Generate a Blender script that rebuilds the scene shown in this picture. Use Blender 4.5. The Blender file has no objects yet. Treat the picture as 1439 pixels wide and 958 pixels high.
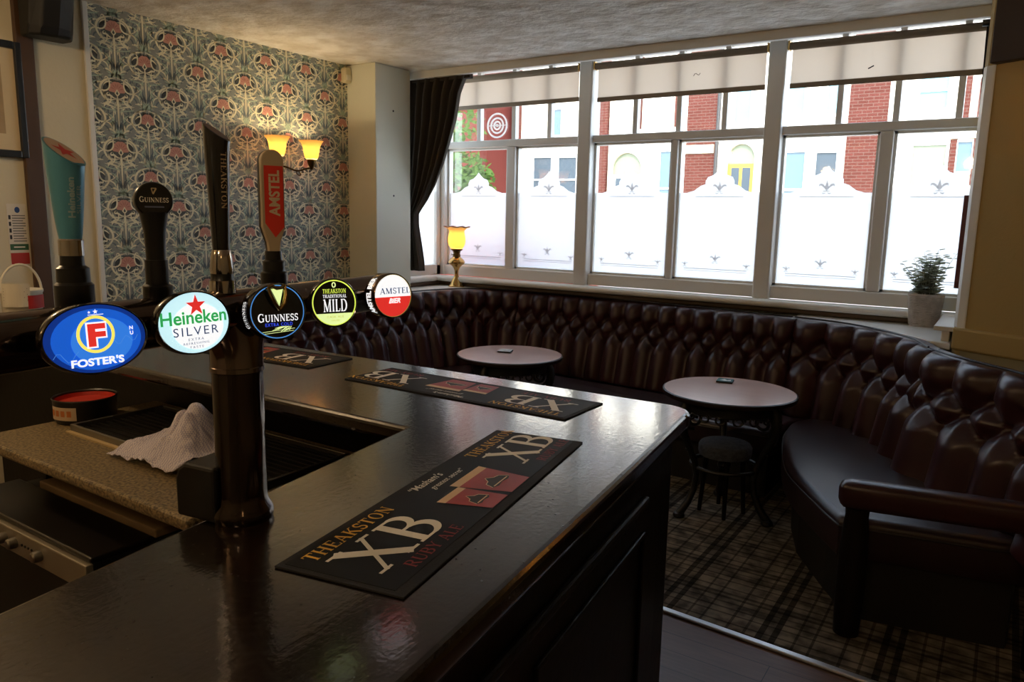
import bpy, math, random
import numpy as np
from mathutils import Vector, Matrix
random.seed(7)
S = bpy.context.scene
COL = S.collection
R = math.radians
PI = math.pi
cos, sin = math.cos, math.sin

# ------------------------------------------------------------------ camera, sky, sun, exposure
YAW, PITCH, ROLL, FPX, CAMZ = R(-33.309), R(9.358), R(-1.1546), 1051.56, 1.68
fwd = Vector((sin(YAW)*cos(PITCH), cos(YAW)*cos(PITCH), -sin(PITCH)))
rgt = Vector((cos(YAW), -sin(YAW), 0))
dwn = fwd.cross(rgt)
r2 = rgt*cos(ROLL) + dwn*sin(ROLL)
d2 = dwn*cos(ROLL) - rgt*sin(ROLL)
cd = bpy.data.cameras.new('camera')
cd.sensor_width = 36.0
cd.lens = 36.0*FPX/1439.0
cd.clip_start = 0.02
cam = bpy.data.objects.new('camera', cd)
cam.matrix_world = Matrix(((r2.x, -d2.x, -fwd.x, 0), (r2.y, -d2.y, -fwd.y, 0), (r2.z, -d2.z, -fwd.z, CAMZ), (0, 0, 0, 1)))
COL.objects.link(cam)
S.camera = cam

SKY = 27.0
SUN = 5.5
EXPOSURE = 0.35
w = bpy.data.worlds.new('sky')
S.world = w
w.use_nodes = True
nt = w.node_tree
bg = nt.nodes['Background']
sky = nt.nodes.new('ShaderNodeTexSky')
sky.sky_type = 'HOSEK_WILKIE'
sky.turbidity = 4.0
sky.ground_albedo = 0.4
sky.sun_direction = Vector((0.25, -0.75, 0.75)).normalized()
hs_ = nt.nodes.new('ShaderNodeHueSaturation')
hs_.inputs['Saturation'].default_value = 0.62
nt.links.new(sky.outputs[0], hs_.inputs['Color'])
nt.links.new(hs_.outputs[0], bg.inputs[0])
bg.inputs[1].default_value = SKY
sd = bpy.data.lights.new('sun', 'SUN')
sd.energy = SUN
sd.angle = R(0.6)
sd.color = (1.0, 0.95, 0.88)
sun = bpy.data.objects.new('sun', sd)
sun.rotation_euler = Vector((-0.25, 0.75, -0.75)).to_track_quat('-Z', 'Y').to_euler()
sun.location = (0, -10, 20)
COL.objects.link(sun)
S.view_settings.view_transform = 'Standard'
S.view_settings.look = 'None'
S.view_settings.exposure = EXPOSURE
S.view_settings.gamma = 1.0
S.view_settings.use_curve_mapping = False
S.cycles.use_denoising = True
S.cycles.max_bounces = 10
S.cycles.transparent_max_bounces = 16
S.cycles.sample_clamp_indirect = 6.0

def lamp(name, loc, power, color, size=0.1, typ='POINT'):
    l = bpy.data.lights.new(name, typ)
    l.energy = power
    l.color = color
    if typ == 'POINT':
        l.shadow_soft_size = size
    o = bpy.data.objects.new(name, l)
    o.location = loc
    COL.objects.link(o)
    return o
# warm ceiling bulbs of the room behind the photographer
WARM = (1.0, 0.60, 0.24)
lamp('ceiling_bulb', (-2.4, -1.2, 2.45), 9, WARM, 0.06)
lamp('ceiling_bulb', (-3.3, 0.7, 2.55), 20, (1.0, .70, .40), 0.06)
lamp('ceiling_bulb', (1.4, -1.2, 2.45), 3, WARM, 0.06)
lamp('ceiling_bulb', (-.55, -.75, 2.5), 14, (1.0, 0.72, 0.42), 0.06)

# ------------------------------------------------------------------ helpers
def s2l(c):
    return tuple(((x/12.92) if x <= 0.04045 else ((x+0.055)/1.055)**2.4) for x in c)
def hexc(h):
    return s2l(tuple(int(h[i:i+2], 16)/255 for i in (0, 2, 4)))

def mat(name, col, rough=0.5, metal=0.0, spec=0.5, emit=0.0, emitcol=None, coat=0.0, coatr=0.1, bump=None, var=None):
    """col: sRGB hex; bump=(scale,strength[,detail]); var=(scale,amount,hex2)"""
    m = bpy.data.materials.new(name)
    m.use_nodes = True
    t = m.node_tree
    p = t.nodes['Principled BSDF']
    c = hexc(col)
    p.inputs['Base Color'].default_value = (*c, 1)
    p.inputs['Roughness'].default_value = rough
    p.inputs['Metallic'].default_value = metal
    p.inputs['Specular IOR Level'].default_value = spec
    p.inputs['Coat Weight'].default_value = coat
    p.inputs['Coat Roughness'].default_value = coatr
    if emit:
        p.inputs['Emission Color'].default_value = (*(hexc(emitcol) if emitcol else c), 1)
        p.inputs['Emission Strength'].default_value = emit
    if bump or var:
        tc = t.nodes.new('ShaderNodeTexCoord')
    if bump:
        n = t.nodes.new('ShaderNodeTexNoise')
        n.inputs['Scale'].default_value = bump[0]
        n.inputs['Detail'].default_value = bump[2] if len(bump) > 2 else 4
        b = t.nodes.new('ShaderNodeBump')
        b.inputs['Strength'].default_value = bump[1]
        b.inputs['Distance'].default_value = bump[3] if len(bump) > 3 else 0.01
        t.links.new(tc.outputs['Object'], n.inputs['Vector'])
        t.links.new(n.outputs[0], b.inputs['Height'])
        t.links.new(b.outputs[0], p.inputs['Normal'])
    if var:
        n = t.nodes.new('ShaderNodeTexNoise')
        n.inputs['Scale'].default_value = var[0]
        n.inputs['Detail'].default_value = 5
        r = t.nodes.new('ShaderNodeValToRGB')
        r.color_ramp.elements[0].position = 0.5-var[1]
        r.color_ramp.elements[1].position = 0.5+var[1]
        r.color_ramp.elements[0].color = (*c, 1)
        r.color_ramp.elements[1].color = (*hexc(var[2]), 1)
        t.links.new(tc.outputs['Object'], n.inputs['Vector'])
        t.links.new(n.outputs[0], r.inputs[0])
        t.links.new(r.outputs[0], p.inputs['Base Color'])
    return m

class MB:
    def __init__(s):
        s.v = []; s.f = []; s.mi = []; s.cur = 0
    def add(s, vs, fs):
        o = len(s.v)
        s.v += [tuple(p) for p in vs]
        for f in fs:
            s.f.append(tuple(i+o for i in f)); s.mi.append(s.cur)
        return s
    def box(s, x0, y0, z0, x1, y1, z1):
        vs = [(x, y, z) for z in (z0, z1) for y in (y0, y1) for x in (x0, x1)]
        return s.add(vs, [(0, 2, 3, 1), (4, 5, 7, 6), (0, 1, 5, 4), (1, 3, 7, 5), (3, 2, 6, 7), (2, 0, 4, 6)])
    def obox(s, c, ax, ay, az, hx, hy, hz):
        c = Vector(c); ax = Vector(ax); ay = Vector(ay); az = Vector(az)
        vs = [c+ax*(i*hx)+ay*(j*hy)+az*(k*hz) for k in (-1, 1) for j in (-1, 1) for i in (-1, 1)]
        return s.add(vs, [(0, 2, 3, 1), (4, 5, 7, 6), (0, 1, 5, 4), (1, 3, 7, 5), (3, 2, 6, 7), (2, 0, 4, 6)])
    def prism(s, poly, z0, z1):
        n = len(poly)
        vs = [(x, y, z0) for x, y in poly]+[(x, y, z1) for x, y in poly]
        fs = [tuple(range(n-1, -1, -1)), tuple(range(n, 2*n))]
        fs += [(i, (i+1) % n, n+(i+1) % n, n+i) for i in range(n)]
        return s.add(vs, fs)
    def lathe(s, prof, seg=32, M=None, cap=True, fr=None):
        vs = []; fs = []
        for k, (r, z) in enumerate(prof):
            for i in range(seg):
                a = 2*PI*i/seg
                rr = r*(fr(a, k) if fr else 1)
                p = Vector((rr*cos(a), rr*sin(a), z))
                vs.append(M @ p if M else p)
        for k in range(len(prof)-1):
            for i in range(seg):
                j = (i+1) % seg
                fs.append((k*seg+i, k*seg+j, (k+1)*seg+j, (k+1)*seg+i))
        if cap:
            if prof[0][0] > 1e-5: fs.append(tuple(range(seg-1, -1, -1)))
            if prof[-1][0] > 1e-5: fs.append(tuple((len(prof)-1)*seg+i for i in range(seg)))
        return s.add(vs, fs)
    def tube(s, pts, r, seg=8, closed=False):
        pts = [Vector(p) for p in pts]; n = len(pts)
        rs = r if isinstance(r, (list, tuple)) else [r]*n
        up = Vector((0, 0, 1)); vs = []; fs = []; prev = None
        for i, p in enumerate(pts):
            if closed: t = pts[(i+1) % n]-pts[i-1]
            else: t = pts[min(i+1, n-1)]-pts[max(i-1, 0)]
            t.normalize()
            if prev is None:
                a = t.cross(up)
                if a.length < 1e-3: a = t.cross(Vector((1, 0, 0)))
                a.normalize()
            else:
                a = prev-t*prev.dot(t)
                if a.length < 1e-4: a = t.orthogonal()
                a.normalize()
            prev = a; b = t.cross(a)
            for k in range(seg):
                an = 2*PI*k/seg
                vs.append(p+a*(rs[i]*cos(an))+b*(rs[i]*sin(an)))
        for i in range(n if closed else n-1):
            i2 = (i+1) % n
            for k in range(seg):
                k2 = (k+1) % seg
                fs.append((i*seg+k, i*seg+k2, i2*seg+k2, i2*seg+k))
        if not closed:
            fs.append(tuple(range(seg-1, -1, -1))); fs.append(tuple((n-1)*seg+k for k in range(seg)))
        return s.add(vs, fs)
    def grid(s, f, nu, nv, flip=False, cu=False):
        vs = [f(u/nu, v/nv) for v in range(nv+1) for u in range(nu+1)]
        W = nu+1; fs = []
        for v in range(nv):
            for u in range(nu):
                q = (v*W+u, v*W+u+1, (v+1)*W+u+1, (v+1)*W+u)
                fs.append(q[::-1] if flip else q)
        return s.add(vs, fs)
    def flat(s, shapes, f):
        """2-D shapes [(verts,faces)] mapped through f(x,y)->point"""
        st = f.__code__.co_argcount >= 3 and not f.__defaults__
        for i, (vs, fs) in enumerate(shapes):
            s.add([f(x, y, i*2.5e-5) if st else f(x, y) for x, y in vs], fs)
        return s

ROOTW = {}
def obj(name, mb, m, parent=None, smooth=False, bevel=0, seg=2, local=False, label=None, angle=35):
    me = bpy.data.meshes.new(name)
    me.from_pydata([tuple(p) for p in mb.v], [], mb.f)
    ms = m if isinstance(m, (list, tuple)) else [m]
    for x in ms: me.materials.append(x)
    if len(ms) > 1: me.polygons.foreach_set('material_index', mb.mi)
    if smooth: me.polygons.foreach_set('use_smooth', [True]*len(me.polygons))
    me.update()
    o = bpy.data.objects.new(name, me)
    COL.objects.link(o)
    if smooth and angle and angle < 180:
        try: me.set_sharp_from_angle(angle=R(angle))
        except Exception: pass
    if bevel:
        b = o.modifiers.new('bevel', 'BEVEL'); b.width = bevel; b.segments = seg; b.limit_method = 'ANGLE'; b.angle_limit = R(40)
    if parent is not None:
        o.parent = parent
        if not local:
            off = ROOTW.get(parent.name)
            if off is not None: o.location = -off
    if label: o['label'] = label
    return o

def tag(o, label, cat, group=None, kind=None):
    o['label'] = label; o['category'] = cat
    if group: o['group'] = group
    if kind: o['kind'] = kind
    return o
def thing(name, loc, label, cat, group=None, rz=0):
    o = bpy.data.objects.new(name, None)
    COL.objects.link(o)
    o.location = loc; o.rotation_euler = (0, 0, rz); o.empty_display_size = 0.1
    if rz == 0: ROOTW[o.name] = Vector(loc)
    return tag(o, label, cat, group)
def struct(o): 
    o['kind'] = 'structure'; return o
def sroot(name, loc=(0, 0, 0)):
    o = bpy.data.objects.new(name, None); COL.objects.link(o); o.location = loc; ROOTW[o.name] = Vector(loc); o['kind'] = 'structure'; return o
def dup(root, loc, label=None, rz=None, group=None):
    r = root.copy(); COL.objects.link(r); r.location = loc
    if rz is not None: r.rotation_euler = (0, 0, rz)
    if label: r['label'] = label
    if group: r['group'] = group
    for ch in list(root.children):
        c = ch.copy(); COL.objects.link(c); c.parent = r
        for g in list(ch.children):
            d = g.copy(); COL.objects.link(d); d.parent = c
    return r

# ---- lettering
def arc(cx, cy, rx, ry, a0, a1, n=14):
    return [(cx+rx*cos(R(a0+(a1-a0)*i/n)), cy+ry*sin(R(a0+(a1-a0)*i/n))) for i in range(n+1)]
def ribbon(pts, wd, closed=False):
    n = len(pts); L = []; Rr = []
    ws = wd if isinstance(wd, (list, tuple)) else [wd]*n
    for i in range(n):
        if closed: a, b = Vector(pts[i-1]), Vector(pts[(i+1) % n])
        else: a, b = Vector(pts[max(i-1, 0)]), Vector(pts[min(i+1, n-1)])
        t = (b-a); t = t.normalized() if t.length else Vector((1, 0)); q = Vector((-t.y, t.x))
        p = Vector(pts[i]); L.append(tuple(p+q*ws[i]/2)); Rr.append(tuple(p-q*ws[i]/2))
    fs = [(n+i, n+(i+1) % n, (i+1) % n, i) for i in range(n if closed else n-1)]
    return (L+Rr, fs)
TK, TN = 0.165, 0.07
def serif(x, y, h=0.14): return ([(x-h, y+(0.028 if y > .5 else .028)-(.056 if y > .5 else 0)), (x+h, y+(0.028 if y > .5 else .028)-(.056 if y > .5 else 0))], 0.056)
GL = {
 'T': (.74, [([(.03, .965), (.71, .965)], TN), ([(.37, 0), (.37, 1)], TK), serif(.37, 0), ([(.06, 1), (.045, .78)], .06), ([(.68, 1), (.695, .78)], .06)]),
 'H': (.92, [([(.2, 0), (.2, 1)], TK), ([(.72, 0), (.72, 1)], TK), ([(.2, .51), (.72, .51)], TN), serif(.2, 0), serif(.2, 1), serif(.72, 0), serif(.72, 1)]),
 'E': (.72, [([(.2, 0), (.2, 1)], TK), ([(.06, .965), (.62, .965)], TN), ([(.2, .52), (.5, .52)], TN), ([(.06, .035), (.64, .035)], TN), ([(.6, 1), (.61, .8)], .06), ([(.62, 0), (.66, .23)], .06), ([(.5, .42), (.5, .62)], .06)]),
 'A': (.88, [([(.12, 0), (.43, 1)], TN), ([(.43, 1), (.74, 0)], TK), ([(.22, .33), (.62, .33)], TN), serif(.12, 0, .12), serif(.74, 0)]),
 'K': (.86, [([(.2, 0), (.2, 1)], TK), ([(.2, .38), (.7, 1)], TN), ([(.4, .6), (.76, 0)], TK), serif(.2, 0), serif(.2, 1), serif(.7, 1, .12), serif(.74, 0, .12)]),
 'S': (.66, [(arc(.33, .73, .2, .235, 15, 270, 16)+arc(.33, .26, .22, .235, 90, -165, 16), .12), ([(.545, .98), (.54, .74)], .05), ([(.1, .02), (.1, .27)], .05)]),
 'O': (.94, []), 'N': (.95, [([(.18, 0), (.18, 1)], TN), ([(.76, 0), (.76, 1)], TN), ([(.16, 1), (.76, 0)], TK), serif(.18, 0, .12), serif(.12, 1, .12), serif(.76, 1, .12)]),
 'X': (.98, [([(.17, 1), (.81, 0)], .18), ([(.16, 0), (.8, 1)], TN), serif(.16, 0, .14), serif(.83, 0, .15), serif(.16, 1, .16), serif(.8, 1, .14)]),
 'B': (.82, [([(.2, 0), (.2, 1)], TK), ([(.06, .972), (.4, .972)], .056)]+[(arc(.4, .755, .24, .22, 90, -90, 14), [.06+.1*sin(PI*i/14) for i in range(15)]), (arc(.42, .275, .29, .248, 90, -90, 14), [.06+.11*sin(PI*i/14) for i in range(15)]), ([(.06, .028), (.42, .028)], .056), ([(.2, .53), (.42, .53)], .06)]),
 'R': (.86, [([(.2, 0), (.2, 1)], TK), ([(.06, .972), (.42, .972)], .056), (arc(.4, .745, .25, .23, 90, -90, 14), [.06+.1*sin(PI*i/14) for i in range(15)]), ([(.2, .515), (.4, .515)], .06), ([(.42, .52), (.76, 0)], TK), serif(.2, 0), serif(.76, 0, .1)]),
 'U': (.9, [([(.2, 1), (.2, .3)], TK), (arc(.46, .3, .26, .26, 180, 360, 12), [.16-.09*i/12 for i in range(13)]), ([(.72, .3), (.72, 1)], TN), serif(.2, 1), serif(.72, 1, .12)]),
 'Y': (.84, [([(.12, 1), (.42, .48)], TK), ([(.74, 1), (.42, .48)], TN), ([(.42, .52), (.42, 0)], TK), serif(.42, 0), serif(.12, 1, .12), serif(.74, 1, .11)]),
 'L': (.7, [([(.2, 0), (.2, 1)], TK), ([(.06, .035), (.62, .035)], TN), ([(.6, 0), (.64, .25)], .06), serif(.2, 0), serif(.2, 1)]),
 'M': (1.1, [([(.16, 0), (.18, 1)], TN), ([(.18, 1), (.54, .03)], TK), ([(.54, .03), (.88, 1)], TN), ([(.9, 0), (.9, 1)], TK), serif(.16, 0, .12), serif(.9, 0), serif(.12, 1, .1), serif(.92, 1, .13)]),
 'G': (.9, [(arc(.46, .5, .34, .46, 50, 330, 22), [.06+.1*sin(PI*i/22) for i in range(23)]), ([(.72, .05), (.72, .45)], .14), ([(.55, .44), (.84, .44)], .056), ([(.7, .97), (.7, .72)], .05)]),
 'I': (.42, [([(.21, 0), (.21, 1)], TK), serif(.21, 0), serif(.21, 1)]),
 'D': (.9, [([(.2, 0), (.2, 1)], TK), ([(.06, .972), (.4, .972)], .056), ([(.06, .028), (.4, .028)], .056), (arc(.4, .5, .4, .472, 90, -90, 18), [.06+.11*sin(PI*i/18) for i in range(19)])]),
 ' ': (.4, []),
}
def serif_text(txt, size, sx=1.0, caps=None, gap=0.02):
    """shapes centred in x, baseline y=0; caps = size factor of letters after the first"""
    out = []; x = 0
    for i, ch in enumerate(txt):
        k = size*(caps if (caps and i > 0) else 1)
        wd, st = GL[ch]
        if ch == 'O':
            o = arc(.47, .5, .41, .515, 0, 360, 28)[:-1]; q = arc(.47, .5, .25, .455, 0, 360, 28)[:-1]; n = 28
            sh = [(o+q, [(j, (j+1) % n, n+(j+1) % n, n+j) for j in range(n)])]
        else:
            sh = [ribbon(p, wt) for p, wt in st]
        for vs, fs in sh:
            out.append(([(x+a*k*sx, b*k) for a, b in vs], fs))
        x += (wd+gap)*k*sx
    return [([(a-x/2, b) for a, b in vs], fs) for vs, fs in out], x
def sans_text(txt, size, bold=0.0, sx=1.0, shear=0.0, space=1.0):
    cu = bpy.data.curves.new('t', 'FONT')
    cu.body = txt; cu.size = size; cu.align_x = 'CENTER'; cu.offset = bold*size; cu.shear = shear; cu.space_character = space
    cu.resolution_u = 4
    ob = bpy.data.objects.new('t', cu)
    me = ob.to_mesh()
    vs = [(v.co.x*sx, v.co.y) for v in me.vertices]
    fs = [tuple(p.vertices) for p in me.polygons]
    ob.to_mesh_clear()
    bpy.data.objects.remove(ob); bpy.data.curves.remove(cu)
    return [(vs, fs)]
def shift(shapes, dx, dy): return [([(x+dx, y+dy) for x, y in vs], fs) for vs, fs in shapes]
def rot2(shapes, deg):
    c, s_ = cos(R(deg)), sin(R(deg))
    return [([(x*c-y*s_, x*s_+y*c) for x, y in vs], fs) for vs, fs in shapes]
def poly2(pts): return (list(pts), [tuple(range(len(pts)))])
def rect2(x0, y0, x1, y1): return ([(x0, y0), (x1, y0), (x1, y1), (x0, y1)], [(0, 1, 2, 3)])
def ell2(cx, cy, rx, ry, n=40): return poly2(arc(cx, cy, rx, ry, 0, 360, n)[:-1])
def star2(cx, cy, r, n=5, k=.4):
    p = []
    for i in range(2*n):
        a = R(90+180*i/n); q = r if i % 2 == 0 else r*k
        p.append((cx+q*cos(a), cy+q*sin(a)))
    vs = [(cx, cy)]+p
    return (vs, [(0, 1+i, 1+(i+1) % (2*n)) for i in range(2*n)])

# ------------------------------------------------------------------ materials
M_plaster = mat('warm_plaster', 'cfc7ad', 0.75, bump=(40, .15))
M_yellow = mat('ochre_paint', 'a8925c', 0.6, bump=(60, .1))
M_pier = mat('grey_green_paint', 'd6d6c6', 0.55, bump=(60, .08))
M_ceil = mat('textured_ceiling', 'f1ece4', 0.85, bump=(7, 1.0, 8, .05), var=(6, .12, 'd6cdbf'))
M_white = mat('white_gloss_paint', 'dcdcd8', 0.35)
M_frame = mat('window_frame_paint', 'd6d3ce', 0.4)
M_sillgreen = mat('sage_dado_paint', '9a9478', 0.5)
M_sillbrown = mat('brown_sill_paint', '5a4a38', 0.4)
M_dkwood = mat('dark_stained_wood', '0d0705', 0.45, spec=.25, bump=(30, .1))
M_brown = mat('brown_trim', '4a3420', 0.5)
M_black = mat('black_plastic', '0b0b0c', 0.3)
M_blackmat = mat('black_matt', '050505', 0.6)
M_chrome = mat('polished_nickel', 'b9b2aa', 0.12, 1.0)
M_brass = mat('brass', 'b8945a', 0.22, 1.0)
M_steel = mat('brushed_steel', '8d8a84', 0.35, 1.0)
M_curtain = mat('charcoal_curtain', '3a332c', 0.9, bump=(120, .2))

def node_mat(name):
    m = bpy.data.materials.new(name); m.use_nodes = True
    t = m.node_tree
    p = t.nodes['Principled BSDF']
    return m, t, p
def N(t, typ, **k):
    n = t.nodes.new(typ)
    for a, b in k.items():
        if a.startswith('i_'): n.inputs[a[2:].replace('_', ' ')].default_value = b
        else: setattr(n, a, b)
    return n

def pane_mat(name, col, fac):
    m = bpy.data.materials.new(name); m.use_nodes = True; t = m.node_tree; t.nodes.clear()
    o = N(t, 'ShaderNodeOutputMaterial'); a = N(t, 'ShaderNodeBsdfTransparent'); g = N(t, 'ShaderNodeBsdfGlossy'); x = N(t, 'ShaderNodeMixShader')
    a.inputs[0].default_value = (*col, 1); g.inputs['Roughness'].default_value = 0.03; x.inputs[0].default_value = fac
    t.links.new(a.outputs[0], x.inputs[1]); t.links.new(g.outputs[0], x.inputs[2]); t.links.new(x.outputs[0], o.inputs[0])
    return m
M_glass = pane_mat('clear_glass', (.97, .98, .97), .05)
def translucent(name, col, dcol, fac, emit=None):
    m = bpy.data.materials.new(name); m.use_nodes = True; t = m.node_tree; t.nodes.clear()
    o = N(t, 'ShaderNodeOutputMaterial'); a = N(t, 'ShaderNodeBsdfTranslucent'); g = N(t, 'ShaderNodeBsdfDiffuse'); x = N(t, 'ShaderNodeMixShader')
    a.inputs[0].default_value = (*col, 1); g.inputs[0].default_value = (*dcol, 1); x.inputs[0].default_value = fac
    t.links.new(a.outputs[0], x.inputs[1]); t.links.new(g.outputs[0], x.inputs[2]); t.links.new(x.outputs[0], o.inputs[0])
    return m
M_film = translucent('frosted_film', (.58, .56, .545), (.6, .6, .6), .06)
M_etch = translucent('etched_film', (.47, .45, .445), (.6, .6, .6), .07)
M_blind = translucent('linen_blind', (.80, .72, .64), (.62, .56, .50), .30)

# carpet: tartan
M_carpet, t, p = node_mat('tartan_carpet')
p.inputs['Roughness'].default_value = .95; p.inputs['Specular IOR Level'].default_value = .1
tc = N(t, 'ShaderNodeTexCoord'); sx = N(t, 'ShaderNodeSeparateXYZ'); t.links.new(tc.outputs['Object'], sx.inputs[0])
def stripes(axis, period, stops):
    a = N(t, 'ShaderNodeMath', operation='DIVIDE'); a.inputs[1].default_value = period
    b = N(t, 'ShaderNodeMath', operation='FRACT'); r = N(t, 'ShaderNodeValToRGB'); r.color_ramp.interpolation = 'CONSTANT'
    t.links.new(sx.outputs[axis], a.inputs[0]); t.links.new(a.outputs[0], b.inputs[0]); t.links.new(b.outputs[0], r.inputs[0])
    el = r.color_ramp.elements
    while len(el) > 1: el.remove(el[-1])
    for i, (q, v) in enumerate(stops):
        e = el[0] if i == 0 else el.new(q)
        e.position = q; e.color = (v, v, v, 1)
    return r
ra = stripes(0, .44, [(0, 1), (.12, .4), (.145, 1), (.28, .45), (.305, 1), (.40, .22), (.46, .75), (.52, .22), (.58, 1), (.72, .45), (.745, 1), (.86, .4), (.885, 1)])
rb = stripes(1, .30, [(0, 1), (.08, .45), (.12, 1), (.24, .4), (.28, .9), (.40, .5), (.44, .9), (.54, .35), (.60, .8), (.66, .4), (.72, 1), (.84, .45), (.88, 1)])
mx = N(t, 'ShaderNodeMix', data_type='RGBA', blend_type='MULTIPLY'); mx.inputs[0].default_value = 1
t.links.new(ra.outputs[0], mx.inputs[6]); t.links.new(rb.outputs[0], mx.inputs[7])
m2 = N(t, 'ShaderNodeMix', data_type='RGBA', blend_type='MULTIPLY'); m2.inputs[0].default_value = 1
n = N(t, 'ShaderNodeTexNoise'); n.inputs['Scale'].default_value = 14; n.inputs['Detail'].default_value = 8
r = N(t, 'ShaderNodeValToRGB'); r.color_ramp.elements[0].color = (*hexc('4a443c'), 1); r.color_ramp.elements[1].color = (*hexc('877c6c'), 1)
r.color_ramp.elements[0].position = .35; r.color_ramp.elements[1].position = .65
t.links.new(tc.outputs['Object'], n.inputs['Vector']); t.links.new(n.outputs[0], r.inputs[0])
t.links.new(mx.outputs[2], m2.inputs[6]); t.links.new(r.outputs[0], m2.inputs[7]); t.links.new(m2.outputs[2], p.inputs['Base Color'])

# plank floor
M_planks, t, p = node_mat('brown_planks')
tc = N(t, 'ShaderNodeTexCoord'); b = N(t, 'ShaderNodeTexBrick'); mp = N(t, 'ShaderNodeMapping')
b.inputs['Scale'].default_value = 1; b.inputs['Brick Width'].default_value = 1.2; b.inputs['Row Height'].default_value = .12; b.inputs['Mortar Size'].default_value = .0015
b.inputs['Color1'].default_value = (*hexc('664a3c'), 1); b.inputs['Color2'].default_value = (*hexc('543c30'), 1); b.inputs['Mortar'].default_value = (*hexc('1c1410'), 1)
n = N(t, 'ShaderNodeTexNoise'); mp.inputs['Scale'].default_value = (3, 40, 1); n.inputs['Detail'].default_value = 6; n.inputs['Scale'].default_value = 2
mx = N(t, 'ShaderNodeMix', data_type='RGBA', blend_type='OVERLAY'); mx.inputs[0].default_value = .5
t.links.new(tc.outputs['Object'], b.inputs['Vector']); t.links.new(tc.outputs['Object'], mp.inputs[0]); t.links.new(mp.outputs[0], n.inputs['Vector'])
t.links.new(b.outputs[0], mx.inputs[6]); t.links.new(n.outputs[0], mx.inputs[7]); t.links.new(mx.outputs[2], p.inputs['Base Color']); p.inputs['Roughness'].default_value = .45

# bar top: dark lacquered wood with worn grain
M_bartop, t, p = node_mat('dark_lacquered_bar_top')
tc = N(t, 'ShaderNodeTexCoord'); mp = N(t, 'ShaderNodeMapping'); mp.inputs['Scale'].default_value = (26, 3, 8); mp.inputs['Rotation'].default_value = (0, 0, R(-8))
n = N(t, 'ShaderNodeTexNoise'); n.inputs['Scale'].default_value = 2.2; n.inputs['Detail'].default_value = 8
r = N(t, 'ShaderNodeValToRGB'); r.color_ramp.elements[0].color = (*hexc('0c0705'), 1); r.color_ramp.elements[1].color = (*hexc('1e120b'), 1)
n2 = N(t, 'ShaderNodeTexNoise'); n2.inputs['Scale'].default_value = 75; n2.inputs['Detail'].default_value = 6
bm_ = N(t, 'ShaderNodeBump'); bm_.inputs['Strength'].default_value = .11; bm_.inputs['Distance'].default_value = .003
ad = N(t, 'ShaderNodeMath', operation='ADD')
p.inputs['Specular IOR Level'].default_value = .35; p.inputs['Coat Weight'].default_value = 1; p.inputs['Coat Roughness'].default_value = .09; p.inputs['Coat IOR'].default_value = 1.45
rr = N(t, 'ShaderNodeMapRange'); rr.inputs['To Min'].default_value = .12; rr.inputs['To Max'].default_value = .34
t.links.new(tc.outputs['Object'], mp.inputs[0]); t.links.new(mp.outputs[0], n.inputs['Vector']); t.links.new(tc.outputs['Object'], n2.inputs['Vector'])
t.links.new(n.outputs[0], r.inputs[0]); t.links.new(r.outputs[0], p.inputs['Base Color'])
t.links.new(n.outputs[0], ad.inputs[0]); t.links.new(n2.outputs[0], ad.inputs[1]); t.links.new(ad.outputs[0], bm_.inputs['Height']); t.links.new(bm_.outputs[0], p.inputs['Normal']); t.links.new(bm_.outputs[0], p.inputs['Coat Normal'])
t.links.new(n2.outputs[0], rr.inputs[0]); t.links.new(rr.outputs[0], p.inputs['Roughness'])

def brick_mat(name, c1, c2, mortar, sc=1.0):
    m, t, p = node_mat(name)
    tc = N(t, 'ShaderNodeTexCoord'); mp = N(t, 'ShaderNodeMapping'); mp.inputs['Rotation'].default_value = (R(90), 0, 0)
    b = N(t, 'ShaderNodeTexBrick'); b.inputs['Scale'].default_value = 1; b.inputs['Brick Width'].default_value = .225*sc; b.inputs['Row Height'].default_value = .075*sc; b.inputs['Mortar Size'].default_value = .006
    b.inputs['Color1'].default_value = (*hexc(c1), 1); b.inputs['Color2'].default_value = (*hexc(c2), 1); b.inputs['Mortar'].default_value = (*hexc(mortar), 1)
    t.links.new(tc.outputs['Object'], mp.inputs[0]); t.links.new(mp.outputs[0], b.inputs['Vector']); t.links.new(b.outputs[0], p.inputs['Base Color']); p.inputs['Roughness'].default_value = .9
    p.inputs['Specular IOR Level'].default_value = .1
    return m
M_brick = brick_mat('red_brick', '5c322c', '532c26', '665048')
M_cream = mat('cream_render', 'e6ddcf', .9, spec=.1)
M_stone = mat('buff_stone', 'd8c9ae', .9, spec=.1)

# ------------------------------------------------------------------ room shell
WX = -4.45      # left wall
CZ = 2.82       # ceiling
WY = 5.45       # window plane
struct(obj('floor', MB().box(-4.7, -3.3, -.12, 3.3, 5.6, 0), M_planks))
struct(obj('ceiling', MB().box(-4.7, -3.3, CZ, 3.3, 4.80, CZ+.1), M_ceil))
struct(obj('ceiling_bay', MB().box(-4.7, 4.845, 2.97, 3.3, 5.62, 3.07), M_white))
struct(obj('trim_1', MB().box(-4.7, 4.80, 2.764, 3.3, 4.84, 3.07), M_white, bevel=.004))
wl = struct(obj('wall_left', MB().box(WX-.15, -3.3, 0, WX, 4.40, CZ), M_plaster))
struct(obj('wall_pier', MB().box(-4.7, 4.355, 0, -4.15, 4.755, CZ), M_pier, bevel=.006))
struct(obj('wall_rear', MB().box(-4.7, -3.3, 0, 3.3, -3.15, CZ), M_plaster))
struct(obj('wall_right', MB().box(3.15, -3.3, 0, 3.3, 5.6, CZ+.2), M_plaster))
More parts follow.
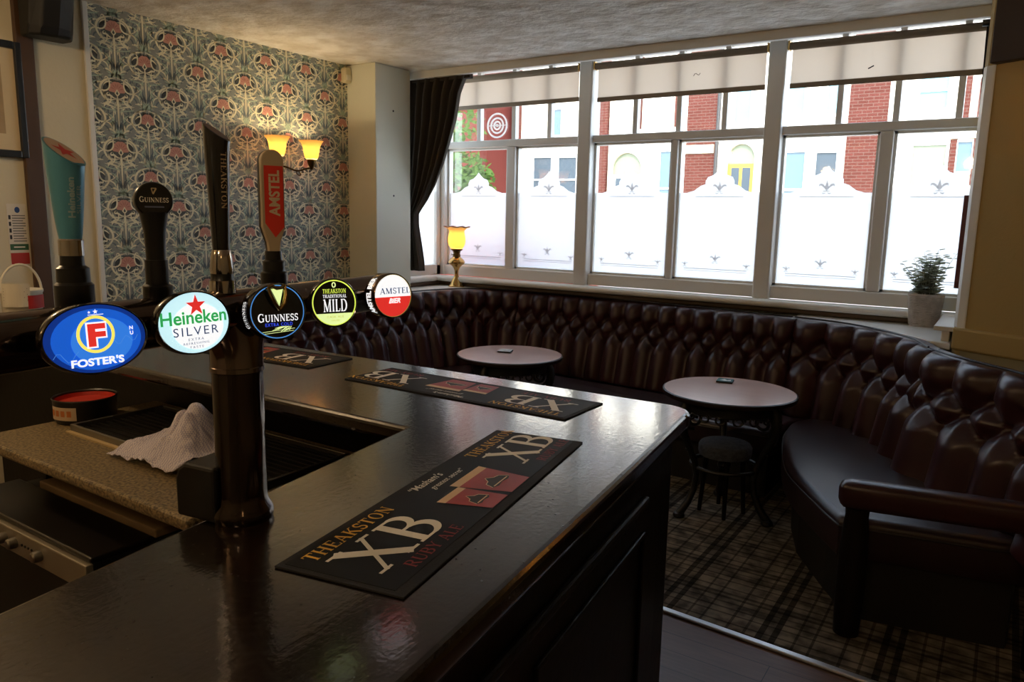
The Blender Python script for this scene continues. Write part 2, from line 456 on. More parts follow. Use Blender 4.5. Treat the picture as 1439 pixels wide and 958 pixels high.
# splayed wall and pier on the right
wd = Vector((cos(R(-29)), sin(R(-29)), 0)); wn = Vector((-sin(R(-29)), cos(R(-29)), 0))*-1   # wn points into the room
C0 = Vector((-.155, 4.470, 0)); C1 = C0+wd*1.75
struct(obj('wall_splay', MB().prism([(-.2, 5.42), (-.2, 4.53), (-.185, 4.49), (C0.x, C0.y), (C1.x, C1.y), (3.2, C1.y), (3.2, 5.42)], 0, 2.97), M_yellow))
# walls below the bay window and round it
struct(obj('wall_back', MB().box(-4.7, WY-.02, 0, 3.3, WY+.15, 1.13), M_pier))
struct(obj('wall_bay', MB().box(-4.7, 4.755, 0, -4.37, 5.43, 1.13), M_pier))
struct(obj('wall_outer', MB().box(-.02, WY, 1.13, 3.3, WY+.15, 3.07), M_brick))
# dado rail on the splayed wall
def along(a, b, z0, z1, off):   # box along the splayed wall between distances a..b, standing off by 'off'
    q = [C0+wd*a-wn*.02, C0+wd*b-wn*.02, C0+wd*b+wn*off, C0+wd*a+wn*off]
    return MB().prism([(v.x, v.y) for v in q][::-1], z0, z1)
struct(obj('trim_2', along(-.04, 1.7, 1.05, 1.165, .035), M_yellow, bevel=.012))
struct(obj('trim_3', along(.0, 1.7, .0, 1.05, .012), M_sillgreen))
# left wall trims
struct(obj('trim_4', MB().box(WX, 2.335, 0, WX+.02, 2.365, CZ), M_white, bevel=.004))
struct(obj('trim_5', MB().box(WX, 1.975, 0, WX+.03, 2.065, CZ), M_brown, bevel=.006))

# wallpaper: a repeating flower-and-scroll print on the left wall
WPB = mat('wallpaper_ground', '8b8f88', .7)
WPC = [mat('wallpaper_charcoal', '4c504e', .7), mat('wallpaper_cream', 'e6dfc0', .7), mat('wallpaper_salmon', 'c48c7c', .7),
       mat('wallpaper_sage', 'a9bba6', .7), mat('wallpaper_bluegrey', '5f6a70', .7), mat('wallpaper_rose', 'a8705f', .7)]
wp = MB()
Y0, Y1, Z0 = 2.365, 4.355, 0.55
wp.add([(WX+.0012, Y0, Z0), (WX+.0012, Y1, Z0), (WX+.0012, Y1, CZ), (WX+.0012, Y0, CZ)], [(0, 1, 2, 3)])
wp.mi = [0]
TW, TH = .357, .338
def bez(p0, p1, p2, p3, n=10):
    out = []
    for i in range(n+1):
        u = i/n; v = 1-u
        out.append((v**3*p0[0]+3*v*v*u*p1[0]+3*v*u*u*p2[0]+u**3*p3[0], v**3*p0[1]+3*v*v*u*p1[1]+3*v*u*u*p2[1]+u**3*p3[1]))
    return out
def taper(pts, wmax, both=True):
    n = len(pts)-1
    return ribbon(pts, [max(.0006, wmax*(sin(PI*(i/n)) if both else (1-i/n))**.8) for i in range(n+1)])
def leaf(x, y, ang, L, wmax, bend=.2):
    c, s_ = cos(R(ang)), sin(R(ang))
    q = [(u*L, bend*L*sin(PI*u)) for u in [i/6 for i in range(7)]]
    return taper([(x+a*c-b*s_, y+a*s_+b*c) for a, b in q], wmax)
motif = []   # (shape, material, layer)
def both(sh, m, l):
    motif.append((sh, m, l)); motif.append((([(-x, y) for x, y in sh[0]], [f[::-1] for f in sh[1]]), m, l))
motif.append((poly2([(.082*cos(R(a))*(1 if sin(R(a)) > 0 else .9), .062*sin(R(a))) for a in range(0, 360, 12)]), 1, 1))
fan = [(0, -.012)]
for i in range(0, 61):
    a = R(-12+204*i/60); fan.append(((.047+.0035*abs(sin(i*PI/10)))*cos(a), .004+(.046+.0035*abs(sin(i*PI/10)))*sin(a)))
motif.append(((fan, [(0, i, i+1) for i in range(1, len(fan)-1)]), 3, 2))
for a in (20, 50, 78, 102, 130, 160):
    motif.append((taper([(.012*cos(R(a)), .004+.012*sin(R(a))), (.028*cos(R(a)), .004+.028*sin(R(a))), (.044*cos(R(a)), .004+.043*sin(R(a)))], .005), 6, 3))
motif.append((poly2([(-.016, -.014), (0, -.032), (.016, -.014), (0, .012)]), 2, 3))
motif.append((poly2([(-.008, -.014), (0, -.022), (.008, -.014), (0, .002)]), 1, 4))
both(taper(bez((0, -.04), (.03, -.05), (.035, -.022), (.052, -.028))+bez((.052, -.028), (.064, -.034), (.066, -.014), (.05, -.012), 6)[1:], .011), 2, 3)
both(taper(bez((.002, -.075), (.07, -.075), (.112, -.02), (.095, .022))+bez((.095, .022), (.08, .06), (.04, .066), (.0, .074))[1:], .0125), 2, 3)
both(taper(bez((.0, -.045), (.05, -.06), (.075, -.045), (.08, -.058)), .008), 2, 3)
both(taper(bez((.0, -.1), (.05, -.08), (.075, -.085), (.088, -.07)), .008), 2, 3)
both(taper(bez((.0, -.118), (.05, -.1), (.08, -.112), (.1, -.088)), .007), 4, 3)
motif.append((ribbon([(0, -.03), (.001, -.08), (0, -.14), (0, -.2)], [.006, .012, .009, .003]), 2, 3))
for a, L in ((90, .045), (70, .05), (110, .05), (48, .055), (132, .055), (25, .06), (155, .06), (5, .05), (175, .05)):
    motif.append((leaf(.0, .078, a, L, .0085, .08 if a < 90 else -.08), 4, 2))
for i, (x, y, a, L, wm, m) in enumerate([(.03, -.12, -60, .07, .012, 5), (.055, -.10, -35, .06, .011, 5), (.02, -.15, -75, .08, .011, 4), (.1, .05, 60, .06, .013, 2), (.125, .02, 80, .055, .010, 5), (.105, -.06, -20, .055, .012, 2),
        (.13, -.04, 40, .05, .010, 4), (.09, .085, 20, .055, .010, 5), (.06, .1, 50, .05, .009, 5), (.135, .07, -60, .05, .012, 2), (.15, .0, -80, .07, .009, 5), (.045, -.165, 30, .06, .010, 2), (.08, -.14, 70, .05, .009, 4), (.11, -.11, -70, .05, .01, 5), (.155, .09, 95, .05, .008, 4), (.012, .11, 75, .06, .007, 5), (.075, -.02, 80, .04, .006, 5), (.07, .02, 120, .04, .006, 5)]):
    both(leaf(x, y, a, L, wm), m, 1)
both(taper(bez((.165, -.16), (.14, -.08), (.172, -.02), (.15, .06)), .006), 5, 1)
both(taper(bez((.178, -.13), (.15, -.03), (.13, .03), (.178, .12)), .006), 2, 1)
for (x, y, a, L, wm, m) in [(.165, -.09, 100, .07, .010, 2), (.15, -.12, 60, .05, .010, 4), (.03, -.19, 60, .07, .009, 4), (.10, -.15, 20, .06, .009, 2), (.06, -.08, -70, .05, .008, 5), (.125, .105, 110, .06, .009, 2), (.10, .12, 60, .05, .008, 5), (.04, .125, 35, .06, .008, 2), (.16, .04, 75, .05, .008, 4), (.13, -.005, -60, .045, .008, 5), (.145, -.075, -100, .06, .008, 5), (.02, -.215, 80, .05, .008, 5), (.17, .12, -100, .05, .008, 2)]:
    both(leaf(x, y, a, L, wm), m, 2)
both(taper(bez((.02, -.13), (.07, -.20), (.15, -.20), (.135, -.12))+bez((.135, -.12), (.125, -.09), (.105, -.10), (.112, -.125), 6)[1:], .009), 2, 3)
both(taper(bez((.075, .085), (.12, .07), (.16, .10), (.13, .15)), .009), 2, 2)
ky = 0
for i in range(-1, 7):
    for j in range(-1, 8):
        for hd in (0, 1):
            cy = 2.514+TW*(i+.5*hd); cz = 2.700-TH*(j+.48*hd)
            if cz < .9: continue
            for (vs, fs), m, l in motif:
                pts = [(cy+x, cz+y) for x, y in vs]
                if min(q[0] for q in pts) < Y0 or max(q[0] for q in pts) > Y1 or min(q[1] for q in pts) < Z0 or max(q[1] for q in pts) > CZ:
                    pts = [(min(max(a, Y0), Y1), min(max(b, Z0), CZ)) for a, b in pts]
                wp.cur = m
                wp.add([(WX+.0012+.0004*l, a, b) for a, b in pts], fs)
o = obj('wallpaper', wp, [WPB]+WPC, wl); o['kind'] = 'structure'

struct(obj('trim_12', MB().prism([(-.203, 5.2), (-.203, 4.53), (-.1885, 4.4875), (-.158, 4.4665), (-.150, 4.463), (-.148, 4.472), (-.18, 4.495), (-.195, 4.54), (-.195, 5.2)][::-1], 1.165, 2.46), M_white))
# carpet + threshold
yc = lambda x: 2.93-.06*(x+1.08)
cp = [(-4.44, yc(-4.44)), (1.4, yc(1.4)), (1.4, 3.58), (C0.x, C0.y-.02), (-.21, 4.5), (-.21, 5.42), (-4.36, 5.42), (-4.36, 4.76), (-4.14, 4.75), (-4.14, 4.35), (-4.44, 4.35)]
tag(obj('carpet', MB().prism(cp, .0005, .012), M_carpet), 'dark brown and beige tartan carpet fitted under the seating', 'carpet')
q = [(-3.2, yc(-3.2)-.035), (1.4, yc(1.4)-.035), (1.4, yc(1.4)-.002), (-3.2, yc(-3.2)-.002)]
tag(obj('threshold_strip', MB().prism(q, .0005, .014), mat('bright_aluminium', 'e4e4e4', .35, .9), bevel=.005), 'bright metal strip where the tartan carpet meets the brown planks', 'threshold strip')

# ------------------------------------------------------------------ bay window
win = sroot('window_1', (-2.2, WY, 1.15))
X0, X1 = -4.42, -.03
posts = [(-2.88, .115), (-1.434, .115)]
mids = [(-3.60, .085), (-2.145, .05), (-.728, .08)]
f = MB()
f.box(X0, WY-.06, 1.155, X1, WY+.06, 1.245)
f.box(X0, WY-.055, 2.272, X1, WY+.05, 2.33)
f.box(X0, WY-.04, 2.90, X1, WY+.06, 2.97)
f.box(X0, WY-.07, 1.155, X0+.125, WY+.06, 2.97)
f.box(X1-.1, WY-.06, 1.155, X1, WY+.06, 2.97)
obj('window_frame', f, M_frame, win, bevel=.008)
for x, wd_ in posts:
    obj('mullion', MB().box(x-wd_/2, WY-.105, 1.15, x+wd_/2, WY+.06, 2.90), M_frame, win, bevel=.012)
for x, wd_ in mids:
    obj('mullion', MB().box(x-wd_/2, WY-.05, 1.245, x+wd_/2, WY+.05, 2.272), M_frame, win, bevel=.008)
for x in (-3.957, -3.594, -3.245, -2.486, -2.138, -1.796, -1.032, -.692, -.346):
    obj('glazing_bar', MB().box(x-.019, WY-.025, 2.33, x+.019, WY+.03, 2.90), M_frame, win, bevel=.004)
edges = [(X0+.125, -3.6425), (-3.5575, -2.9375), (-2.8225, -2.17), (-2.12, -1.4915), (-1.3765, -.768), (-.688, X1-.1)]
FILM = [(-1, 0), (-.82, 0), (-.64, .016), (-.48, .05), (-.362, .062), (-.358, .085), (-.31, .112), (-.18, .126), (-.08, .15), (0, .178)]
def fleur(cx, cz, s_):
    sh = [([(0, -.05), (-.17, .38), (0, 1.05), (.17, .38)], [(0, 3, 2, 1)])]
    for k in (-1, 1):
        sh.append(taper([(k*a, b) for a, b in bez((.06, .0), (.22, .62), (.72, .78), (.70, .36), 10)], .22))
        sh.append(taper([(k*a, b) for a, b in bez((.05, -.1), (.2, -.32), (.42, -.3), (.40, -.12), 8)], .13))
    sh.append(ribbon([(-.32, -.02), (.32, -.02)], .08))
    return [([(cx+a*s_, cz+b*s_) for a, b in vs], fs) for vs, fs in sh]
def film_mesh(a, b, fy, zb, base=1.888, axis='x', etch=True):
    c, h = (a+b)/2, (b-a)/2
    pts = [(c+u*h, base+z) for u, z in FILM]+[(c-u*h, base+z) for u, z in FILM[-2::-1]]
    m = MB()
    k = len(pts)
    low = [(x, zb) for x, z in pts]
    P = (lambda x, z, d=0: (x, fy-d, z)) if axis == 'x' else (lambda x, z, d=0: (fy+d, x, z))
    m.add([P(*q) for q in low]+[P(*q) for q in pts], [(i, i+1, k+i+1, k+i) for i in range(k-1)])
    if etch:
        m.cur = 1
        sh = fleur(c, zb+.13, .055)+fleur(c, 1.90, .07)+[ribbon([(c-.8*h, zb+.07), (c+.8*h, zb+.07)], .006), ribbon([(c-.8*h, zb+.055), (c+.8*h, zb+.055)], .004),
              ribbon([(c-.6*h, 1.86), (c+.6*h, 1.86)], .006)]+fleur(c-.78*h, zb+.09, .035)+fleur(c+.78*h, zb+.09, .035)
        m.flat(sh, lambda x, z: P(x, z, .0012))
    return m
for i, (a, b) in enumerate(edges):
    obj('casement', MB().box(a, WY-.02, 1.245, a+.018, WY+.03, 2.272).box(b-.018, WY-.02, 1.245, b, WY+.03, 2.272).box(a, WY-.02, 1.245, b, WY+.03, 1.262).box(a, WY-.02, 2.255, b, WY+.03, 2.272), M_white, win)
    pn = obj('pane', MB().box(a, WY+.006, 1.25, b, WY+.010, 2.268), M_glass, win)
    obj('frosted_film', film_mesh(a+.018, b-.018, WY+.003, 1.262), [M_film, M_etch], pn)
ups = [X0+.125, -3.957, -3.594, -3.245, -2.9375, None, -2.8225, -2.486, -2.138, -1.796, -1.4915, None, -1.3765, -1.032, -.692, -.346, X1-.1]
for a, b in zip(ups, ups[1:]):
    if a is None or b is None: continue
    obj('pane', MB().box(a+.015, WY+.006, 2.33, b-.015, WY+.010, 2.91), M_glass, win)

# side light of the bay, left
w2 = sroot('window_2', (-4.4, 5.0, 1.15))
f = MB(); SX = -4.37
f.box(SX-.06, 4.755, 1.155, SX+.03, 5.40, 1.245).box(SX-.055, 4.755, 2.272, SX+.025, 5.40, 2.33).box(SX-.06, 4.755, 2.90, SX+.03, 5.40, 2.97)
f.box(SX-.06, 4.755, 1.155, SX+.02, 4.83, 2.97).box(SX-.055, 5.33, 1.155, SX+.03, 5.385, 2.97)
obj('window_frame', f, M_frame, w2, bevel=.006)
pn = obj('pane', MB().box(SX-.014, 4.83, 1.245, SX-.010, 5.33, 2.272), M_glass, w2)
obj('frosted_film', film_mesh(4.835, 5.325, SX-.006, 1.25, axis='y', etch=False), [M_film, M_etch], pn)
obj('pane', MB().box(SX-.014, 4.83, 2.33, SX-.010, 5.33, 2.90), M_glass, w2)

# window boards
struct(obj('trim_6', MB().box(-4.37, 5.235, 1.108, -.2, 5.40, 1.155).box(-4.365, 4.76, 1.108, -4.24, 5.235, 1.155), M_white, bevel=.03, seg=5))
struct(obj('trim_7', MB().box(-4.36, 5.30, 1.070, -.2, 5.43, 1.108).box(-4.365, 4.76, 1.070, -4.28, 5.30, 1.108), M_sillbrown, bevel=.012, seg=3))

# round plastic ventilator in the top light
vt = thing('ventilator', (-3.775, WY-.004, 2.455), 'round white ringed plastic ventilator set in the small top pane', 'ventilator')
Mv = Matrix.Translation((-3.775, WY-.004, 2.455)) @ Matrix.Rotation(R(90), 4, 'X')
M_vent = translucent('ventilator_plastic', (.9, .88, .86), (.8, .8, .8), .3)
for rr_ in (.098, .062, .032):
    obj('ring', MB().tube([Mv @ Vector((rr_*cos(2*PI*i/40), rr_*sin(2*PI*i/40), 0)) for i in range(40)], .0075, 8, closed=True), M_vent, vt, smooth=True)
obj('hub', MB().lathe([(.013, -.004), (.013, .008), (.006, .012)], 20, Mv), M_vent, vt, smooth=True)
obj('spoke', MB().box(-3.775-.098, WY-.006, 2.452, -3.775+.098, WY-.001, 2.458), M_vent, vt)

# roller blinds
M_blindbar = mat('taupe_blind_bar', '7d6c58', .6)
def blind(x0, x1, zb, label):
    b = thing('roller_blind', ((x0+x1)/2, WY-.06, 2.84), label, 'blind', 'linen roller blinds in the bay window')
    obj('roller', MB().tube([(x0, WY-.07, 2.842), (x1, WY-.07, 2.842)], .026, 16), M_blindbar, b, smooth=True)
    fb = MB().box(x0+.012, WY-.052, zb+.03, x1-.012, WY-.0505, 2.842)
    obj('fabric', fb, M_blind, b)
    obj('bottom_bar', MB().box(x0+.01, WY-.058, zb, x1-.01, WY-.044, zb+.034), M_blindbar, b, bevel=.004)
    for x in (x0-.004, x1+.004):
        obj('bracket', MB().box(x-.006, WY-.1, 2.815, x+.006, WY-.04, 2.875), M_brass, b, bevel=.003)
    return b
blind(-4.285, -2.952, 2.595, 'translucent linen roller blind nearest the dark curtain, round ventilator below it')
bl = blind(-2.808, -1.506, 2.578, 'translucent linen roller blind on the middle lights, between the two thick posts')
obj('mark', MB().tube([(-2.03+i*.01, WY-.0535, 2.71+.012*sin(i*1.2)+i*.004) for i in range(6)], .0022, 5), mat('brown_mark', '5a4636', .8), bl)
bl = blind(-1.362, -.235, 2.572, 'translucent linen roller blind nearest the yellow wall, black speck on it')
obj('mark', MB().tube([(-.875+i*.008, WY-.0535, 2.66+i*.004) for i in range(5)], .004, 5), M_blackmat, bl)

# curtains
def curtain_pts(right):
    prof = [(2.80, -3.655), (2.64, -3.735), (2.45, -3.775), (2.29, -3.835), (2.10, -3.915), (1.93, -4.005), (1.80, -4.095), (1.70, -4.185), (1.60, -4.185), (1.48, -4.16), (1.30, -4.125), (1.22, -4.12)]
    zs = [a for a, b in prof][::-1]; xs = [b for a, b in prof][::-1]
    def F(u, v):
        z = 2.80-v*1.58
        xr = float(np.interp(z, zs, xs)); xl = -4.30
        x = xl+(xr-xl)*u
        amp = .022+.024*max(0, (z-1.7))
        return (x, 4.875+amp*sin(u*2*PI*6.5+.6*sin(z*3))+.012*sin(u*31+z*2), z)
    return F
ct = thing('curtain', (-4.1, 4.87, 2.8), 'dark charcoal curtain swept back behind the pale pier', 'curtain')
m_ = MB().grid(curtain_pts(0), 110, 40)
cu = obj('drape', m_, M_curtain, ct, smooth=True, angle=0)
so = cu.modifiers.new('solid', 'SOLIDIFY'); so.thickness = .004
obj('heading', MB().box(-4.3, 4.85, 2.742, -3.63, 4.90, 2.79), M_curtain, ct, bevel=.006)
cr = thing('curtain', (-.17, 4.95, 2.7), 'narrow dark sliver of curtain against the yellow wall corner', 'curtain')
obj('drape', MB().grid(lambda u, v: (-.232+.016*v+(.03)*u, 4.95+.012*sin(u*12), 2.77-v*.75), 14, 12), M_curtain, cr, smooth=True)
obj('rail_end', MB().tube([(-.25, 4.9, 2.755), (-.21, 4.9, 2.755)], .018, 12), M_black, cr, smooth=True)

# ------------------------------------------------------------------ the street outside
M_asph = mat('asphalt', 'b0aca6', .9, bump=(60, .2))
M_pave = mat('pavement_slabs', 'd4cec4', .9)
struct(obj('ground_street', MB().box(-40, 7.2, -.12, 25, 17.6, -.02), M_asph))
struct(obj('ground_pavement', MB().box(-40, 5.62, -.12, 25, 7.2, .08).box(-40, 17.6, -.12, 25, 21, .08), M_pave))
M_upvc = mat('white_window_frame', 'f2f2f0', .4)
M_wglass = mat('blue_grey_window_glass', '5a6e7c', .3, spec=.3)
M_wdark = mat('dark_window_glass', '3c4650', .3, spec=.3)
M_cyan = mat('sky_blue_window_glass', '6f9aac', .3, spec=.3)
M_net = mat('net_curtained_glass', '757c68', .4)
M_slate = mat('roof_slate', '5c5a60', .8)
M_ydoor = mat('yellow_door_paint', 'd8a430', .5)
M_iron = mat('black_downpipe', '3a3838', .6)
FY = 20.0
def hwin(par, x0, x1, z0, z1, g, sash=True, lab=None):
    fw = .06
    m_ = MB().box(x0-fw, FY-.10, z0-fw, x1+fw, FY-.02, z0).box(x0-fw, FY-.10, z1, x1+fw, FY-.02, z1+fw).box(x0-fw, FY-.10, z0, x0, FY-.02, z1).box(x1, FY-.10, z0, x1+fw, FY-.02, z1)
    if sash: m_.box(x0, FY-.09, (z0*.6+z1*.4)-.025, x1, FY-.03, (z0*.6+z1*.4)+.025)
    fr = obj('window', m_, M_upvc, par)
    obj('pane', MB().box(x0, FY-.05, z0, x1, FY-.03, z1), g, fr)
    return fr
def house(x0, x1, label, h=7.2, m=None):
    hs = thing('terraced_house', ((x0+x1)/2, FY, 0), label, 'house', 'terraced houses across the street')
    obj('front_wall', MB().box(x0, FY, 0, x1, FY+.3, h), m or M_cream, hs)
    obj('side_wall', MB().box(x0, FY+.3, 0, x0+.25, FY+6, h).box(x1-.25, FY+.3, 0, x1, FY+6, h).box(x0, FY+5.7, 0, x1, FY+6, h), M_brick, hs)
    obj('roof', MB().add([(x0, FY-.25, h), (x1, FY-.25, h), (x1, FY+6.2, h), (x0, FY+6.2, h), (x0, FY+3, h+2.6), (x1, FY+3, h+2.6)], [(0, 1, 5, 4), (3, 4, 5, 2), (0, 4, 3), (1, 2, 5), (0, 3, 2, 1)]), M_slate, hs)
    return hs
def pier(hs, x0, x1, z0=0, z1=7.1, d=.12): return obj('brick_pier', MB().box(x0, FY-d, z0, x1, FY+.02, z1), M_brick, hs)
def stone(hs, x0, x1, z0, z1, d=.16): return obj('lintel', MB().box(x0, FY-d, z0, x1, FY, z1), M_stone, hs)
hA = house(-13.15, -10.4, 'cream rendered house across the street with two small blue-grey windows')
hwin(hA, -12.43, -11.80, 2.4, 3.49, M_wdark); hwin(hA, -11.55, -10.94, 2.4, 3.47, M_wdark); hwin(hA, -11.89, -11.5, 4.13, 4.87, M_wglass, False)
pier(hA, -13.15, -12.95, 3.3)
hB = house(-10.4, -5.6, 'cream rendered house across the street with arched doorways and a black downpipe')
pier(hB, -10.4, -9.95); pier(hB, -7.58, -6.78)
def archdoor(hs, x0, x1, z1, door_m, glass=True):
    c, r_ = (x0+x1)/2, (x1-x0)/2
    ring = arc(c, z1-r_, r_+.1, r_+.1, 0, 180, 16); inn = arc(c, z1-r_, r_, r_, 180, 0, 16)
    pts = ring+[(x0-.1, 0), (x0, 0)]+inn+[(x1, 0), (x1+.1, 0)]
    m_ = MB(); k = len(ring)
    o = [(x1+.1, .1)]+ring+[(x0-.1, .1)]; i_ = [(x1, .1)]+inn[::-1]+[(x0, .1)]
    n = len(o)
    vs = [(x, FY-.14, z) for x, z in o]+[(x, FY-.14, z) for x, z in i_]+[(x, FY, z) for x, z in o]+[(x, FY, z) for x, z in i_]
    fs = []
    for q in range(n-1): fs += [(q, q+1, n+q+1, n+q), (q, 2*n+q, 2*n+q+1, q+1), (n+q, n+q+1, 3*n+q+1, 3*n+q)]
    m_.add(vs, fs)
    obj('door_arch', m_, M_stone, hs)
    d_ = obj('front_door', MB().box(x0, FY-.06, .1, x1, FY-.02, z1-r_-.15), door_m, hs)
    obj('door_glass', MB().box(x0+.1, FY-.075, 1.2, c-.04, FY-.06, z1-r_-.25).box(c+.04, FY-.075, 1.2, x1-.1, FY-.06, z1-r_-.25), M_wdark, d_)
    fp = arc(c, z1-r_, r_, r_, 0, 180, 16)+[(x0, z1-r_-.15), (x1, z1-r_-.15)]
    obj('fanlight', MB().add([(x, FY-.04, z) for x, z in fp], [tuple(range(len(fp)))[::-1]]), M_net, hs)
archdoor(hB, -9.75, -8.85, 3.55, M_upvc); archdoor(hB, -6.42, -5.72, 3.68, M_ydoor)
hwin(hB, -8.31, -7.66, 1.9, 3.55, M_wglass); hwin(hB, -7.36, -7.02, 2.2, 3.45, M_wglass); stone(hB, -7.58, -6.80, 3.47, 3.69)
hwin(hB, -9.78, -9.41, 4.05, 4.85, M_upvc, False); hwin(hB, -6.32, -5.92, 4.2, 5.2, M_cyan, False); hwin(hB, -8.7, -8.1, 4.3, 5.4, M_upvc)
pier(hB, -9.08, -8.95, 4.2); pier(hB, -7.95, -7.78, 4.2)
obj('downpipe', MB().tube([(-6.72, FY-.16, .1), (-6.72, FY-.16, 7)], .05, 8), M_iron, hB)
hC = house(-5.6, -2.7, 'cream rendered house across the street with a red brick pilaster at its right end')
pier(hC, -3.56, -2.72); hwin(hC, -5.09, -4.49, 1.9, 3.43, M_wglass); hwin(hC, -4.22, -3.75, 2.4, 3.40, M_wdark, False)
hwin(hC, -5.03, -4.61, 4.36, 5.3, M_cyan, False); hwin(hC, -4.07, -3.82, 4.31, 5.3, M_cyan, False)
obj('cable', MB().tube([(-5.4+.03*sin(i*2.1), FY-.12, 1.5+i*.3) for i in range(14)], .03, 6), M_iron, hC)
hD = house(-2.7, 3.0, 'cream rendered house across the street at the right with net-curtained windows')
hwin(hD, -2.11, -1.44, 1.9, 3.50, M_net); hwin(hD, -2.09, -1.53, 4.31, 5.3, M_cyan)
hwin(hD, -1.22, -.94, 2.9, 3.55, M_wglass, False); pier(hD, -1.37, -1.24, 2.6, 3.85); pier(hD, -.92, -.79, 2.6, 4.9); pier(hD, -1.24, -1.08, 4.07, 5.2); stone(hD, -1.37, -.79, 3.62, 3.8)
rb_ = thing('brick_building', (-15.5, 18.5, 0), 'red brick building seen through the panes behind the green tree', 'building')
obj('wall', MB().box(-19, 18.4, 0, -13.35, 24, 7.5), mat('red_painted_brick', '5e2d28', .9, spec=.1), rb_)
obj('sign_band', MB().box(-16, 18.34, 2.95, -13.6, 18.402, 3.02), M_brown, rb_)
obj('roof', MB().add([(-19.2, 18.2, 7.5), (-13.3, 18.2, 7.5), (-13.3, 24.2, 7.5), (-19.2, 24.2, 7.5), (-19.2, 21, 9.6), (-13.3, 21, 9.6)], [(0, 1, 5, 4), (3, 4, 5, 2), (0, 4, 3), (1, 2, 5), (0, 3, 2, 1)]), M_slate, rb_)
tag(obj('tint_wall', MB().box(-4.9, 6.0, .08, -3.1, 6.12, 1.42), mat('red_tint_wall', 'd83c34', .9)), 'added low red wall, unseen, tinting the frosted glass at the left end', 'tint wall')  # unseen wall added so its red bounce tints the frosted panes
# tree outside, left
M_leaf = translucent('green_leaves', (.09, .16, .035), (.11, .18, .05), .5)
tr = thing('tree', (-8.75, 11.3, 0), 'green leafy tree outside the left end of the bay window', 'tree')
obj('trunk', MB().tube([(-8.75, 11.3, .05), (-8.7, 11.3, 1.5), (-8.75, 11.25, 2.4), (-8.8, 11.3, 3.2)], [.09, .07, .05, .02], 8), M_brown, tr, smooth=True)
lv = MB(); rnd = random.Random(3)
for cx, cz, r_, nn in ((-8.75, 3.3, .55, 260), (-8.45, 2.45, .42, 330), (-8.75, 2.2, .5, 300), (-8.2, 2.3, .3, 150), (-8.95, 2.9, .5, 200)):
    for _ in range(nn):
        u = Vector((rnd.gauss(0, 1), rnd.gauss(0, 1), rnd.gauss(0, 1))).normalized()*r_*rnd.random()**.4
        c = Vector((cx, 11.3, cz))+u
        a = Vector((rnd.gauss(0, 1), rnd.gauss(0, 1), rnd.gauss(0, .6))).normalized(); b = a.orthogonal().normalized()
        s_ = rnd.uniform(.05, .10)
        lv.add([c-a*s_, c+b*s_*.4, c+a*s_, c-b*s_*.4], [(0, 1, 2, 3)])
obj('foliage', lv, M_leaf, tr)
sh_ = thing('shrub', (-7.55, 13.2, 0), 'small yellow-green shrub outside at the bottom of the clear glass', 'shrub')
lv = MB()
for _ in range(260):
    u = Vector((rnd.gauss(0, .13), rnd.gauss(0, .13), 0)); c = Vector((-7.55, 13.2, rnd.uniform(.1, 2.2)))+u
    a = Vector((rnd.gauss(0, 1), rnd.gauss(0, 1), rnd.gauss(0, 1))).normalized(); b = a.orthogonal().normalized(); s_ = .07
    lv.add([c-a*s_, c+b*s_*.4, c+a*s_, c-b*s_*.4], [(0, 1, 2, 3)])
obj('foliage', lv, M_leaf, sh_)

# ------------------------------------------------------------------ banquettes
M_leather = mat('oxblood_leather', '39191c', .34, spec=.5, bump=(260, .10, 3, .002), var=(5, .25, '2a1115'))
M_seatlea = mat('seat_leather', '2b181c', .36, spec=.55, bump=(260, .10, 3, .002), var=(4, .25, '201214'))
M_piping = mat('dark_piping', '17100f', .35)
M_plinth = mat('black_plinth', '14100e', .6)
def resample(pts, step=.03):
    # Catmull-Rom through the given points, evenly spaced
    P = [Vector((*p, 0)) for p in pts]; out = []
    for i in range(len(P)-1):
        a = P[max(i-1, 0)]; b = P[i]; c = P[i+1]; d = P[min(i+2, len(P)-1)]
        k = max(2, int((c-b).length/.01))
        for j in range(k):
            u = j/k
            out.append(.5*((2*b)+(c-a)*u+(2*a-5*b+4*c-d)*u*u+(3*b-a-3*c+d)*u**3))
    out.append(P[-1])
    L = [0]
    for a, b in zip(out, out[1:]): L.append(L[-1]+(b-a).length)
    n = max(2, int(L[-1]/step)); res = []
    xs = [p.x for p in out]; ys = [p.y for p in out]
    for i in range(n+1):
        q = L[-1]*i/n
        res.append((float(np.interp(q, L, xs)), float(np.interp(q, L, ys))))
    return res, L[-1]
ZT, ZS = 1.075, .455
